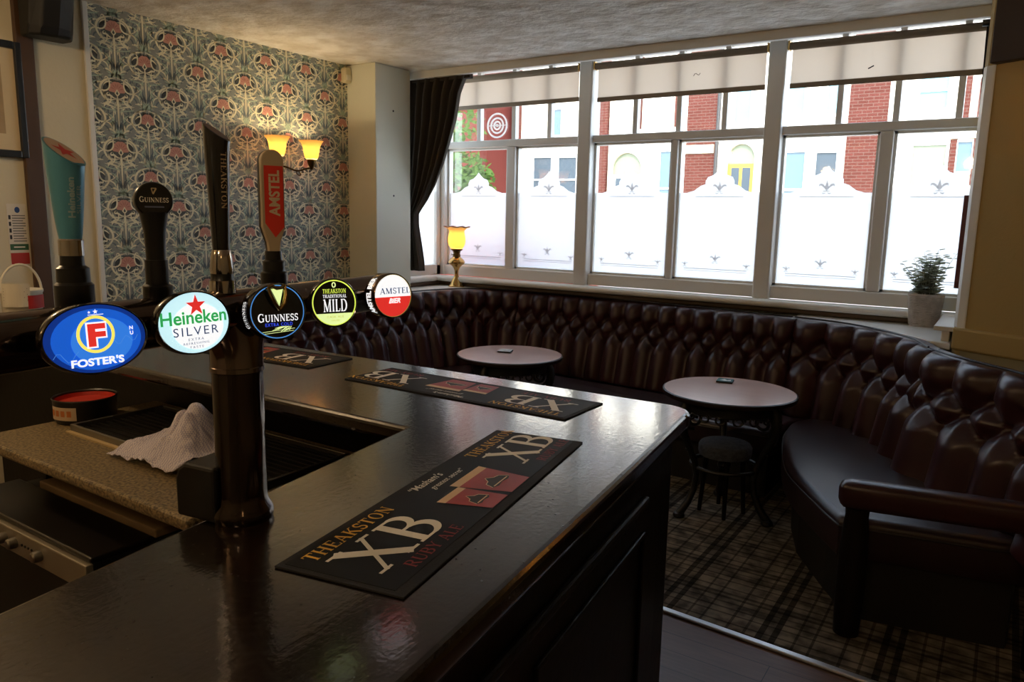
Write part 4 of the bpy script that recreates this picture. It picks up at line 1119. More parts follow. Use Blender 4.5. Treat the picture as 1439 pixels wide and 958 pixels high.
# tap handles
def handle(c, prof, m, label, cut=None, seg=28, base_prof=None, ferr=None, name='tap_handle'):
    x, y, z = c; T = Matrix.Translation((x, y, 0))
    bs = obj('tap_base', MB().lathe([(r_, z+d_) for r_, d_ in base_prof], seg, T), M_black, font, smooth=True)
    if ferr:
        for pr, mm in ferr: obj('ferrule', MB().lathe([(r_, z+d_) for r_, d_ in pr], seg, T), mm, bs, smooth=True)
    if prof is None: return bs
    m_ = MB()
    vs = []; fs = []; K = len(prof)
    for k_, (r_, d_) in enumerate(prof):
        for i in range(seg):
            a = 2*PI*i/seg; px, py = r_*cos(a), r_*sin(a); zz = z+d_
            if cut and k_ == K-1: zz -= cut[1]*(px*cos(R(cut[0]))+py*sin(R(cut[0])))/r_
            vs.append((x+px, y+py, zz))
    for k_ in range(K-1):
        for i in range(seg):
            j = (i+1) % seg; fs.append((k_*seg+i, k_*seg+j, (k_+1)*seg+j, (k_+1)*seg+i))
    fs.append(tuple((K-1)*seg+i for i in range(seg)))
    m_.add(vs, fs)
    return obj(name, m_, m, font, smooth=True, label=label)
def wrap_text(par, sh, m, c, az, h0, h1, hw, rfun, name='lettering'):
    """text block fitted to height h0..h1 and half-width hw (metres round the surface)"""
    xs = [x for vs, _ in sh for x, y in vs]; ys = [y for vs, _ in sh for x, y in vs]
    x0, x1, y0, y1 = min(xs), max(xs), min(ys), max(ys)
    def f(a_, b_):
        hgt = h0+(h1-h0)*(b_-y0)/(y1-y0); r_ = rfun(hgt)+.0007; s_ = (-1+2*(a_-x0)/(x1-x0))*hw
        an = R(az)+s_/r_
        return (c[0]+r_*cos(an), c[1]+r_*sin(an), c[2]+hgt)
    obj(name, MB().flat(sh, f), m, par)
ZP = PZ+PR-.006
M_teal = mat('teal_metallic', '5a9cb2', .28, .25)
M_dim = mat('pale_blue_print', '9db8bd', .5)
# a teal handle
c = (-1.127, .555, ZP)
rf = lambda d_: .0145+(.026-.0145)*min(1, max(0, (d_-.10)/(.222-.10)))**.8
pts_ = [(.0145, .10)]+[(rf(.10+i*.012), .10+i*.012) for i in range(1, 10)]+[(.0262, .224)]
hd = handle(c, pts_, M_teal, 'tall teal tap handle with a slanted top bearing a red star', cut=(28, .020),
       base_prof=[(.0245, 0), (.026, .004), (.026, .036), (.022, .040), (.0215, .060), (.016, .064), (.0155, .078)],
       ferr=[([(.0165, .078), (.0165, .100), (.0150, .102)], M_chrome)])
a_ = R(28)
def topP(x, y, d=.0008):   # local plane of the slanted cut
    e1 = Vector((cos(a_), sin(a_), -.020/.0262)); e1n = e1.normalized(); e2 = Vector((-sin(a_), cos(a_), 0)); nz = e1n.cross(e2)
    return Vector((c[0], c[1], c[2]+.224))+e1n*x+e2*y+nz*d
M_tan = mat('tan_disc', 'c4a890', .4); M_starred = mat('red_star', 'c42a22', .4)
el = ell2(0, 0, .0300, .0235); obj('top_disc', MB().flat([el], lambda x, y: topP(x, y, .0006)), M_tan, hd)
obj('star', MB().flat(rot2([star2(0, 0, .019)], -75), lambda x, y: topP(x, y, .0012)), M_starred, hd)
wrap_text(hd, rot2(sans_text('Heineken', 1, .03), 90), M_dim, c, -14, .132, .188, .0048, rf)
wrap_text(hd, rot2(sans_text('SILVER', 1, .0), 90), M_dim, c, 14, .138, .178, .0035, rf)
# b round-headed black handle
c = (-1.148, .696, ZP)
hd = handle(c, [(.0150, .066), (.0155, .085), (.0165, .11), (.0205, .135), (.0215, .142)], M_black, 'slim black tap handle with a round glossy head',
       base_prof=[(.021, 0), (.0225, .003), (.0225, .024), (.0175, .027), (.0175, .066)])
Nh = Vector((cos(R(-24))*cos(R(-4)), sin(R(-24))*cos(R(-4)), .07)).normalized(); Uh = (-Vector((cos(R(-24)), sin(R(-24)), 0))).cross(Vector((0, 0, 1))); Vh = Nh.cross(Uh)
ch = Vector((c[0], c[1], c[2]+.160)); Mh = Matrix((( Uh.x, Vh.x, Nh.x, ch.x), (Uh.y, Vh.y, Nh.y, ch.y), (Uh.z, Vh.z, Nh.z, ch.z), (0, 0, 0, 1)))
obj('head', MB().lathe([(.0265, -.014), (.0285, -.011), (.0290, .006), (.0275, .011), (.0255, .0125), (.0001, .0128)], 40, Mh), M_black, hd, smooth=True)
put_ = lambda nme, sh, m, d: obj(nme, MB().flat(sh, lambda x, y, e: Mh @ Vector((x, y, d+e))), m, hd)
M_dullgold = mat('dull_gold_print', 'b5a27c', .5)
put_('lettering', fit2(serif_text('GUINNESS', 1, .9, .82)[0], -.021, .021, -.004, .005), M_whitep, .0136)
put_('harp', [ribbon([(-.003, .018), (-.001, .009)], .0014), ribbon([(-.003, .018), (.004, .018)], .0014), ribbon([(.004, .018), (-.001, .009)], .0022)], M_dullgold, .0136)
put_('line', [ribbon([(-.014, -.011), (.014, -.011)], .0025)], mat('blue_grey_print', '59607a', .5), .0136)
# c tall black handle
c = (-1.168, .831, ZP)
rf2 = lambda d_: .0145+(.0225-.0145)*min(1, max(0, (d_-.078)/(.285-.078)))
hd = handle(c, [(rf2(.078+i*.02), .078+i*.02) for i in range(10)]+[(.0225, .281)], mat('black_lacquer', '0d0a0d', .22, coat=.5), 'tallest black tap handle with a slanted brown top and gold lettering', cut=(28, .016),
       base_prof=[(.021, 0), (.0225, .003), (.0225, .020), (.0195, .026), (.0195, .036)],
       ferr=[([(.0228, .002), (.0228, .024)], M_chrome), ([(.0195, .036), (.0205, .044), (.0180, .066), (.0160, .076), (.0150, .078)], M_chrome)])
a_ = R(28)
def topQ(x, y, d=.0008):
    e1n = Vector((cos(a_), sin(a_), -.016/.0225)).normalized(); e2 = Vector((-sin(a_), cos(a_), 0)); nz = e1n.cross(e2)
    return Vector((c[0], c[1], c[2]+.281))+e1n*x+e2*y+nz*d
obj('top_disc', MB().flat([ell2(0, 0, .0245, .0200)], lambda x, y: topQ(x, y, .0006)), mat('brown_disc', '5a4030', .35), hd)
wrap_text(hd, rot2(serif_text('THEAKSTON', 1)[0], -90), M_dullgold, c, -6, .150, .246, .0056, rf2)
# d flat paddle handle
c = (-1.187, .960, ZP)
bs = handle(c, None, None, '', base_prof=[(.0235, 0), (.025, .003), (.025, .030), (.0205, .033), (.0205, .052), (.016, .055), (.0155, .072)])
azp = -22; Np = Vector((cos(R(azp)), sin(R(azp)), 0)); Up = (-Np).cross(Vector((0, 0, 1)))
M_board = mat('tan_painted_board', 'b8a688', .45); M_redpanel = mat('red_enamel', 'e03a2c', .35)
def paddle(hw_, z0, z1, tip, n=14):
    return [(-.010, z0), (.010, z0), (.012, z0+.02), (hw_, z0+.05), (hw_, z1-hw_)]+arc(0, z1-hw_, hw_, hw_, 10, 170, n)+[(-hw_, z1-hw_), (-hw_, z0+.05), (-.012, z0+.02)]
pp = paddle(.0215, .068, .262, 0)
m_ = MB(); k = len(pp)
lean_ = lambda h_: -.000*h_
V = lambda x, h_, d_: (c[0]+Up.x*x+Np.x*d_, c[1]+Up.y*x+Np.y*d_, c[2]+h_)
m_.add([V(x, h_, -.011) for x, h_ in pp]+[V(x, h_, .011) for x, h_ in pp], [tuple(range(k-1, -1, -1)), tuple(range(k, 2*k))]+[(i, (i+1) % k, k+(i+1) % k, k+i) for i in range(k)])
hd = obj('tap_handle', m_, M_board, font, bevel=.002, label='flat tan paddle tap handle with a red lettered panel')
obj('edge', MB().add([V(x*1.03, h_, -.0125) for x, h_ in pp]+[V(x*1.03, h_, -.002) for x, h_ in pp], [tuple(range(k-1, -1, -1)), tuple(range(k, 2*k))]+[(i, (i+1) % k, k+(i+1) % k, k+i) for i in range(k)]), M_blackmat, hd)
rp = [(-.017, .125), (0.002, .098), (.019, .118), (.019, .232), (-.017, .232)]
obj('red_panel', MB().add([V(x, h_, .0118) for x, h_ in rp], [(0, 1, 2, 3, 4)]), M_redpanel, hd)
obj('lettering', MB().flat(fit2(rot2(sans_text('AMSTEL', 1, .03), 90), -.009, .012, .138, .224), lambda x, y: V(x, y, .0124)), mat('pale_gold_print', 'd8c8a8', .5), hd)

# ------------------------------------------------------------------ staff side of the bar
M_speck, t, p = node_mat('speckled_laminate')
tc = N(t, 'ShaderNodeTexCoord'); v = N(t, 'ShaderNodeTexNoise'); v.inputs['Scale'].default_value = 110; v.inputs['Detail'].default_value = 3
r = N(t, 'ShaderNodeValToRGB'); r.color_ramp.elements[0].color = (*hexc('3e3322'), 1); r.color_ramp.elements[1].color = (*hexc('8c7a58'), 1); r.color_ramp.elements[0].position = .36; r.color_ramp.elements[1].position = .6
t.links.new(tc.outputs['Object'], v.inputs['Vector']); t.links.new(v.outputs[0], r.inputs[0]); t.links.new(r.outputs[0], p.inputs['Base Color']); p.inputs['Roughness'].default_value = .4
wt = thing('worktop', (-2.0, 1.3, 0), 'speckled beige laminate worktop behind the bar, below counter height', 'worktop')
obj('slab', MB().box(-2.905, 1.062, .862, -1.68, 1.725, .90), M_speck, wt, bevel=.012, seg=3)
obj('end_panel', MB().box(-2.88, 1.25, .001, -2.84, 1.72, .862).box(-1.74, 1.25, .001, -1.70, 1.72, .862), M_dkwood, wt)
dt = thing('drip_tray', (-2.3, 1.45, .90), 'shallow drip tray, coloured dark as if unlit, with a slatted grille on the speckled worktop', 'drip tray')
m_ = MB().box(-2.70, 1.295, .9003, -1.70, 1.64, .904)  # runs on past the pillar, coloured dark to stand in for the unlit end
obj('tray', m_, mat('unlit_dark_steel', '1a1714', .4, .4), dt)
obj('rim', MB().box(-2.70, 1.285, .9003, -1.70, 1.297, .928).box(-2.70, 1.63, .9003, -1.70, 1.642, .928).box(-2.712, 1.285, .9003, -2.70, 1.642, .928).box(-1.70, 1.285, .9003, -1.688, 1.642, .928), M_steel, dt, bevel=.003)
M_trayb = mat('unlit_dark_grille', '0c0b0a', .4)
for i in range(12):
    obj('grille_bar', MB().box(-2.68, 1.315+i*.027, .915, -1.72, 1.321+i*.027, .919), M_trayb, dt)
obj('trim_strip', MB().box(-2.71, 1.268, .9003, -1.70, 1.284, .906), mat('cream_strip', 'b09a70', .5), dt)
# glasswasher under the worktop
M_dkpanel = mat('black_lid', '15120f', .3); M_fascia = mat('silver_fascia', '8c8474', .4, .5)
gw = thing('glasswasher', (-2.4, 1.1, 0), 'black topped glasswasher with a silver knob panel under the worktop', 'glasswasher')
obj('cabinet', MB().box(-2.88, 1.0, .08, -2.045, 1.56, .705), M_blackmat, gw, bevel=.006)
obj('lid', MB().box(-2.88, .992, .705, -2.04, 1.18, .722), M_dkpanel, gw, bevel=.006)
obj('control_panel', MB().box(-2.88, .978, .625, -2.04, 1.001, .704), M_fascia, gw, bevel=.004)
for x in (-2.52, -2.455, -2.30):
    k = obj('knob', MB().lathe([(.017, 0), (.018, .006), (.016, .022), (.012, .026)], 20, Matrix.Translation((x, .978, .665)) @ Matrix.Rotation(R(90), 4, 'X')), M_steel, gw, smooth=True)
for i in range(4):
    obj('indicator', MB().lathe([(.004, 0), (.004, .003)], 10, Matrix.Translation((-2.41+i*.02, .978, .668)) @ Matrix.Rotation(R(90), 4, 'X')), M_blackmat, gw)
obj('foot', MB().box(-2.86, 1.02, .0005, -2.8, 1.08, .081).box(-2.13, 1.02, .0005, -2.07, 1.08, .081).box(-2.86, 1.48, .0005, -2.8, 1.54, .081).box(-2.13, 1.48, .0005, -2.07, 1.54, .081), M_blackmat, gw)
lb = thing('board', (-2.3, 1.3, .722), 'worn beige board lying on the glasswasher behind its lid', 'board')
obj('board_face', MB().box(-2.76, 1.19, .7057, -2.05, 1.55, .735), mat('worn_beige_board', '8c7452', .6, var=(6, .3, '6a563c')), lb, bevel=.005)
# round tin
M_tin = mat('black_tin', '14110f', .35); M_tinred = mat('red_lining', 'b02a18', .5)
tn = thing('tub', (-2.83, 1.40, .9), 'round black tub with a red inside and a pale label on the worktop', 'tub')
T_ = Matrix.Translation((-2.835, 1.405, .9006))
obj('side', MB().lathe([(.001, 0), (.098, 0), (.104, .012), (.107, .082), (.110, .088), (.1075, .092), (.103, .088), (.100, .012), (.001, .010)], 40, T_, cap=False), M_tin, tn, smooth=True)
obj('lining', MB().lathe([(.1005, .083), (.097, .068), (.001, .066)], 40, T_, cap=False), M_tinred, tn, smooth=True)
def tinlab(x, y, d=.1085): a = R(-62)+x/.1065; return (-2.835+d*cos(a), 1.405+d*sin(a), .9006+y)
obj('label', MB().grid(lambda u, v: tinlab(-.075+.11*u, .02+.048*v), 10, 1), mat('buff_label', 'c0a88a', .6), tn)
obj('lettering', MB().flat([rect2(-.07+i*.024, .034, -.054+i*.024, .056) for i in range(4)], lambda x, y: tinlab(x, y, .1095)), mat('orange_print', 'b86a30', .6), tn)
# crumpled cleaning paper
M_paper, t, p = node_mat('blue_dotted_paper')
tc = N(t, 'ShaderNodeTexCoord'); c1 = N(t, 'ShaderNodeTexChecker'); c1.inputs['Scale'].default_value = 190; c1.inputs['Color1'].default_value = (*hexc('d2cbd0'), 1); c1.inputs['Color2'].default_value = (*hexc('a3a0b8'), 1)
t.links.new(tc.outputs['Object'], c1.inputs[0]); t.links.new(c1.outputs[0], p.inputs['Base Color']); p.inputs['Roughness'].default_value = .9
from mathutils import noise as mn
def paper(u, v):
    x = -.17+.36*u; y = -.13+.28*v
    x += .02*sin(v*5); 
    h = .135*math.exp(-((u-.66)/.20)**2-((v-.60)/.34)**2) + .05*math.exp(-((u-.42)/.10)**2-((v-.55)/.2)**2)
    h += .030*abs(mn.noise(Vector((u*4.2, v*4.2, 1.3))))*(.4+1.2*u) + .012*abs(mn.noise(Vector((u*11, v*11, 4.1))))
    h -= .05*math.exp(-((u-.54)/.035)**2-((v-.5)/.3)**2)
    h = max(.002, h)+.003
    bend = .55*max(0, h-.04)
    return (-2.175+x+bend*.3, 1.345+y-bend*.3, .9315+h-.028*max(0, 1-max(0, (v-.05)/.17)))
o = obj('paper_towel', MB().grid(paper, 60, 50), M_paper, smooth=True, angle=0)
so = o.modifiers.new('solid', 'SOLIDIFY'); so.thickness = .0015; so.offset = 1
tag(o, 'crumpled white paper towel with blue dots lying on the drip tray', 'paper towel')

# ------------------------------------------------------------------ things on the left wall
M_pframe = mat('dark_picture_frame', '1c2024', .35); M_mount = mat('cream_mount', 'c9b896', .7)
pf = thing('picture_frame', (WX, 1.75, 2.2), 'dark framed picture with a cream mount hanging on the left wall', 'picture')
m_ = MB()
for a in ((1.50, 1.94, 1.535, 2.53), (1.965, 1.94, 2.0, 2.53), (1.535, 1.94, 1.965, 1.978), (1.535, 2.492, 1.965, 2.53)):
    m_.box(WX+.001, a[0], a[1], WX+.032, a[2], a[3])
obj('frame', m_, M_pframe, pf, bevel=.006)
obj('mount', MB().box(WX+.001, 1.535, 1.978, WX+.014, 1.965, 2.492), M_mount, pf)
obj('print', MB().box(WX+.014, 1.60, 2.06, WX+.0155, 1.90, 2.41), mat('sepia_print', '9a8462', .6, var=(5, .2, 'b49c78')), pf)
# notice
nt_ = thing('safety_notice', (WX, 1.93, 1.53), 'white printed safety notice with green and red bands beside the brown trim', 'notice')
yA, yB = 1.875, 1.970
obj('sheet', MB().box(WX+.0005, yA, 1.375, WX+.003, yB, 1.70), mat('notice_white', 'd6d0c4', .5), nt_)
G = lambda nm, sh, m, d=.0036: obj(nm, MB().flat(sh, lambda x, y: (WX+d, x, y)), m, nt_)
M_blkp = mat('black_ink', '25252a', .6)
G('symbol', [ell2(1.925, 1.668, .013, .016, 20)], mat('blue_ink', '2a4a80', .5))
G('green_band', [rect2(yA+.002, 1.455, yB-.002, 1.487)], mat('green_ink', '2f5a3c', .5))
G('red_band', [rect2(yA+.002, 1.380, yB-.002, 1.440)], mat('red_ink', 'a83028', .5))
G('printed_lines', [rect2(yA+.022, 1.636-i*.0135, yB-.008-.012*(i % 3 == 2), 1.640-i*.0135) for i in range(11)]+[rect2(yA+.005, 1.618-i*.035, yA+.016, 1.640-i*.035) for i in range(4)], M_blkp)
G('band_lines', [rect2(yA+.02, 1.468, yB-.02, 1.474)], M_whitep, .0040)
# loudspeaker
sp = thing('loudspeaker', (WX, 2.18, 2.7), 'black loudspeaker mounted high on the left wall', 'loudspeaker')
def spk(z, k): return [(WX+.06, 1.985), (WX+.06, 2.20), (WX+.20*k, 2.205), (WX+.27*k, 2.17), (WX+.29*k, 2.10), (WX+.27*k, 2.02), (WX+.21*k, 1.98)]
lo_, hi_ = spk(0, .80), spk(0, 1.0)
m_ = MB(); k = 7
m_.add([(x, y, 2.555) for x, y in spk(0, .72)]+[(x, y, 2.60) for x, y in lo_]+[(x, y, 2.808) for x, y in hi_], [tuple(range(k-1, -1, -1)), tuple(range(2*k, 3*k))]+[(r_*k+i, r_*k+(i+1) % k, (r_+1)*k+(i+1) % k, (r_+1)*k+i) for r_ in (0, 1) for i in range(k)])
obj('cabinet', m_, M_blackmat, sp, bevel=.012, seg=3)
obj('wall_bracket', MB().box(WX+.0305, 2.0, 2.62, WX+.075, 2.06, 2.74), M_black, sp, bevel=.004)
# collection bucket on the far end of the counter
cb = thing('collection_bucket', (-3.75, 1.61, BZ), 'cream charity bucket with a white label, red tag and looped handle on the counter end', 'bucket')
T_ = Matrix.Translation((-3.75, 1.612, BZ+.0006))
M_redpl = mat('red_plastic', 'b0261c', .4); M_wpl = mat('white_label', 'd2ccba', .6)
obj('bucket_body', MB().lathe([(.001, 0), (.068, 0), (.074, .02), (.083, .19), (.087, .196), (.087, .206), (.082, .208), (.001, .208)], 32, T_, cap=False), M_wpl, cb, smooth=True)
def bl_(x, y, d=.0865): a = R(-30)+x/.08; return (-3.75+d*cos(a), 1.612+d*sin(a), BZ+y)
obj('label', MB().grid(lambda u, v: bl_(-.07+.11*u, .135+.105*v, .0885), 10, 1), M_wpl, cb)
obj('printed_lines', MB().flat([rect2(-.06, .215-i*.013, .03-.01*(i % 2), .219-i*.013) for i in range(5)], lambda x, y: bl_(x, y, .0892)), M_blkp, cb)
obj('red_tag', MB().grid(lambda u, v: bl_(.03+.08*u, .125+.06*v, .089), 8, 1), M_redpl, cb)
obj('handle', MB().tube([(-3.75, 1.612-.087*cos(R(a)), BZ+.195+.125*sin(R(a))) for a in range(0, 181, 9)], .006, 8), M_wpl, cb, smooth=True)
# small white sensor on the pier corner
ms = thing('motion_sensor', (-4.42, 4.33, 2.73), 'small cream motion sensor where the wallpaper meets the pier', 'sensor')
obj('housing', MB().box(-4.449, 4.285, 2.68, -4.395, 4.3548, 2.795), mat('cream_plastic', 'cfc3a2', .4), ms, bevel=.016, seg=4)
obj('lens', MB().box(-4.40, 4.297, 2.70, -4.389, 4.343, 2.74), mat('milky_lens', 'ddd6c4', .3), ms, bevel=.004)
for z in (2.486, 1.833):
    k = obj('screw_hole', MB().lathe([(.008, 0), (.008, .0015)], 12, Matrix.Translation((-4.15, 4.553, z)) @ Matrix.Rotation(R(90), 4, 'Y')), M_blackmat, bpy.data.objects['wall_pier']); k['kind'] = 'structure'

# wall sconces
M_shade = bpy.data.materials.new('amber_glass_shade'); M_shade.use_nodes = True; t = M_shade.node_tree; t.nodes.clear()
o_ = N(t, 'ShaderNodeOutputMaterial'); a1 = N(t, 'ShaderNodeBsdfTranslucent'); a2 = N(t, 'ShaderNodeBsdfDiffuse'); a3 = N(t, 'ShaderNodeEmission'); x1 = N(t, 'ShaderNodeMixShader'); x2 = N(t, 'ShaderNodeAddShader')
a1.inputs[0].default_value = (.95, .68, .34, 1); a2.inputs[0].default_value = (.8, .55, .25, 1); a3.inputs[0].default_value = (1, .60, .16, 1); a3.inputs[1].default_value = .10; x1.inputs[0].default_value = .25
t.links.new(a1.outputs[0], x1.inputs[1]); t.links.new(a2.outputs[0], x1.inputs[2]); t.links.new(x1.outputs[0], x2.inputs[0]); t.links.new(a3.outputs[0], x2.inputs[1]); t.links.new(x2.outputs[0], o_.inputs[0])
M_bulb = mat('lit_bulb', 'fff2c8', .4, emit=9, emitcol='ffdf9a')
M_abrass = mat('antique_brass', '6a5230', .3, 1.0)
def sconce(pos, rz_, label, power):
    s_ = thing('wall_sconce', pos, label, 'wall light', 'twin amber wall lights', rz=rz_)
    kw = dict(parent=s_, local=True, smooth=True)
    # local: x out of the wall, y along it
    Mx = Matrix.Rotation(R(90), 4, 'Y')
    obj('backplate', MB().lathe([(.055, .001), (.055, .008), (.045, .016), (.022, .024), (.018, .05), (.010, .056), (.001, .058)], 28, Mx, cap=False), M_brass, **kw)
    for sg, out in ((-1, .205), (1, .170)):
        ye = .195*sg if sg > 0 else -.135
        pts = [(bz[0]*0+.045+(out-.045)*u, ye*u, .012*sin(u*PI*1.0)-.035*sin(u*PI*.9)**3+.0*u) for u in [i/18 for i in range(19)] for bz in ((0,),)]
        obj('arm', MB().tube(pts, .0062, 8), M_abrass, **kw)
        cx, cy, cz = pts[-1]
        arm_s = [(cx-.05+.028*cos(R(a))*(1-a/700), cy*.62+.028*sg*sin(R(a))*(1-a/700)*.9, cz-.036+.02*sin(R(a*.8))) for a in range(0, 500, 20)]
        obj('scroll', MB().tube(arm_s, .0035, 6), M_abrass, **kw)
        T_ = Matrix.Translation((cx, cy, cz))
        obj('cup', MB().lathe([(.002, -.012), (.010, -.008), (.012, .0), (.028, .03), (.031, .045), (.033, .062), (.029, .066)], 24, T_, cap=False), M_abrass, **kw)
        sh = obj('shade', MB().lathe([(.030, .058), (.042, .066), (.050, .085), (.055, .115), (.060, .145), (.070, .172), (.086, .190), (.0875, .192), (.0845, .190), (.068, .170), (.058, .145), (.053, .115), (.048, .086), (.040, .069)], 40, T_, cap=False), M_shade, **kw)
        obj('bulb', MB().lathe([(.001, .066), (.012, .07), (.013, .085), (.022, .108), (.024, .120), (.020, .136), (.010, .146), (.001, .148)], 20, T_, cap=False), M_bulb, parent=sh, local=True, smooth=True)
        l = bpy.data.lights.new('sconce_light', 'POINT'); l.energy = power; l.color = (1, .76, .42); l.shadow_soft_size = .03
        lo = bpy.data.objects.new('sconce_light', l); COL.objects.link(lo); lo.parent = s_; lo.location = (cx, cy, cz+.135)
    return s_
sconce((WX+.0012, 3.63, 2.005), 0, 'twin wall light with glowing amber glass shades on the flowered wallpaper', 8)
q = C0+wd*.60
sconce((q.x+wn.x*.002, q.y+wn.y*.002, 2.15), math.atan2(wn.y, wn.x), 'twin amber wall light on the yellow wall at the right edge', 2.0)

# dark boxing at the top right, and picture edge on the pier
struct(obj('trim_11', along(.0, 1.7, 2.46, 2.815, .05), mat('dark_brown_boxing', '2a1a10', .5), bevel=.006))
pe = thing('picture_frame', (-.2, 4.75, 1.6), 'thin dark red framed picture seen edge-on against the bright window', 'picture')
obj('frame', MB().box(-.226, 4.56, 1.36, -.2005, 4.585, 1.84).box(-.226, 4.925, 1.36, -.2005, 4.95, 1.84).box(-.226, 4.585, 1.36, -.2005, 4.925, 1.385).box(-.226, 4.585, 1.815, -.2005, 4.925, 1.84), mat('dark_red_frame', '5a2830', .4), pe, bevel=.003)
obj('print', MB().box(-.222, 4.585, 1.385, -.2005, 4.925, 1.815), mat('violet_print', '453a7a', .5), pe)

# ------------------------------------------------------------------ oil lamp on the corner shelf
ol = thing('oil_lamp', (-4.05, 5.25, 1.068), 'brass oil style table lamp with a glowing amber frilled glass shade on the corner shelf', 'lamp')
T_ = Matrix.Translation((-4.05, 5.25, 1.0685))
kw = dict(parent=ol, smooth=True)
obj('base', MB().lathe([(.001, 0), (.070, 0), (.071, .008), (.062, .016), (.052, .036), (.040, .060), (.026, .080), (.021, .090)], 36, T_, cap=False), M_brass, **kw)
obj('stem', MB().lathe([(.021, .088), (.017, .11), (.018, .14), (.028, .165), (.044, .185), (.060, .198)], 30, T_, cap=False), M_brass, **kw)
obj('oil_font', MB().lathe([(.060, .196), (.071, .206), (.073, .216), (.070, .226), (.056, .244), (.040, .256), (.034, .262)], 36, T_, cap=False), M_brass, **kw)
bn = obj('burner', MB().lathe([(.034, .260), (.036, .275), (.030, .290), (.034, .310), (.052, .322), (.054, .330), (.048, .334)], 30, T_, cap=False), M_abrass, **kw)
obj('wick_knob', MB().tube([(-4.05+.03, 5.25-.02, 1.068+.285), (-4.05-.005, 5.25-.058, 1.068+.285), (-4.05-.008, 5.25-.062, 1.068+.285)], [.003, .003, .011], 10), M_abrass, bn, smooth=True)
fr_ = lambda a, k: 1+(.06*sin(a*8) if k in (9, 10, 11) else (.02*sin(a*8) if k == 8 else 0))
sh = obj('shade', MB().lathe([(.046, .332), (.056, .340), (.070, .365), (.0765, .395), (.076, .425), (.070, .455), (.066, .475), (.068, .490), (.080, .505), (.100, .516), (.112, .520), (.109, .523), (.078, .509), (.064, .490), (.0625, .475), (.0665, .455), (.0725, .425), (.073, .395), (.066, .366), (.053, .343)], 64, T_, cap=False, fr=fr_), M_shade, **kw)
rim = obj('shade_rim', MB().tube([T_ @ Vector((.1115*(1+.06*sin(8*2*PI*i/96))*cos(2*PI*i/96), .1115*(1+.06*sin(8*2*PI*i/96))*sin(2*PI*i/96), .522+.004*sin(8*2*PI*i/96))) for i in range(96)], .0042, 6, closed=True), mat('rose_glass_rim', '9a5a4a', .3), sh, smooth=True)
obj('bulb', MB().lathe([(.001, .335), (.012, .34), (.014, .36), (.024, .385), (.026, .40), (.020, .42), (.001, .43)], 20, T_, cap=False), M_bulb, sh, smooth=True)
lamp('oil_lamp_light', (-4.05, 5.25, 1.068+.42), 1.3, (1, .80, .48), .03).parent = None

# ------------------------------------------------------------------ potted plant
pp_ = thing('potted_plant', (-.40, 5.25, 1.068), 'small grey-green leafy plant in a whitewashed wicker pot on the right corner shelf', 'plant')
T_ = Matrix.Translation((-.40, 5.25, 1.0685))
M_wick = mat('whitewashed_wicker', 'c8c0b6', .8, bump=(180, .3), var=(30, .3, 'a0968c'))
prof = [(.001, 0), (.082, 0)]
for i in range(22):
    z = .004+i*.0085; r_ = .083+.016*i/21
    prof += [(r_-.0025, z), (r_+.0025, z+.0042)]
prof += [(.100, .193), (.103, .198), (.099, .202), (.092, .196), (.088, .18)]
obj('wicker_pot', MB().lathe(prof, 72, T_, cap=False, fr=lambda a, k: 1+.014*sin(a*18+(k//2 % 2)*PI)), M_wick, pp_, smooth=True)
obj('soil', MB().lathe([(.001, .183), (.090, .181)], 24, T_, cap=False), mat('dark_soil', '2a241c', .9), pp_)
M_euc = translucent('grey_green_leaf', (.52, .56, .44), (.50, .54, .44), .5); M_stem = mat('plant_stem', '5a5a44', .7)
st = MB(); lf = MB(); rnd = random.Random(11)
for i in range(34):
    a = 2*PI*i/34+rnd.uniform(-.2, .2); rr_ = rnd.uniform(.05, .17) if i % 3 else rnd.uniform(.01, .06); hh = rnd.uniform(.14, .30)-.2*max(0, rr_-.12)
    p0 = Vector((.04*cos(a), .04*sin(a), .18)); p1 = Vector((rr_*cos(a), rr_*sin(a)*.9, .18+hh))
    pm = (p0+p1)/2+Vector((-.02*cos(a), -.02*sin(a), .03))
    pts = [p0*(1-u)**2+pm*2*u*(1-u)+p1*u*u for u in [j/9 for j in range(10)]]
    st.tube([T_ @ q for q in pts], [.0022-.0015*j/9 for j in range(10)], 5)
    for j in range(1, 10):
        for k in range(2):
            b = rnd.uniform(0, 2*PI) if j < 9 else k*PI
            dr = Vector((cos(b+k*PI), sin(b+k*PI), .35)).normalized(); s_ = .024*(1.15-.05*j)*rnd.uniform(.8, 1.2)
            up = dr.cross(Vector((rnd.uniform(-.4, .4), rnd.uniform(-.4, .4), 1))).normalized()
            o0 = pts[j]+dr*.004; nz = dr.cross(up)
            ring = [o0+dr*s_*(1-cos(2*PI*q/8))+up*s_*.62*sin(2*PI*q/8)+nz*(.15*s_*(1-cos(2*PI*q/8))**2*.5) for q in range(8)]
            lf.add([T_ @ v_ for v_ in ring], [tuple(range(8))])
obj('stems', st, M_stem, pp_); fo = obj('foliage', lf, M_euc, pp_)

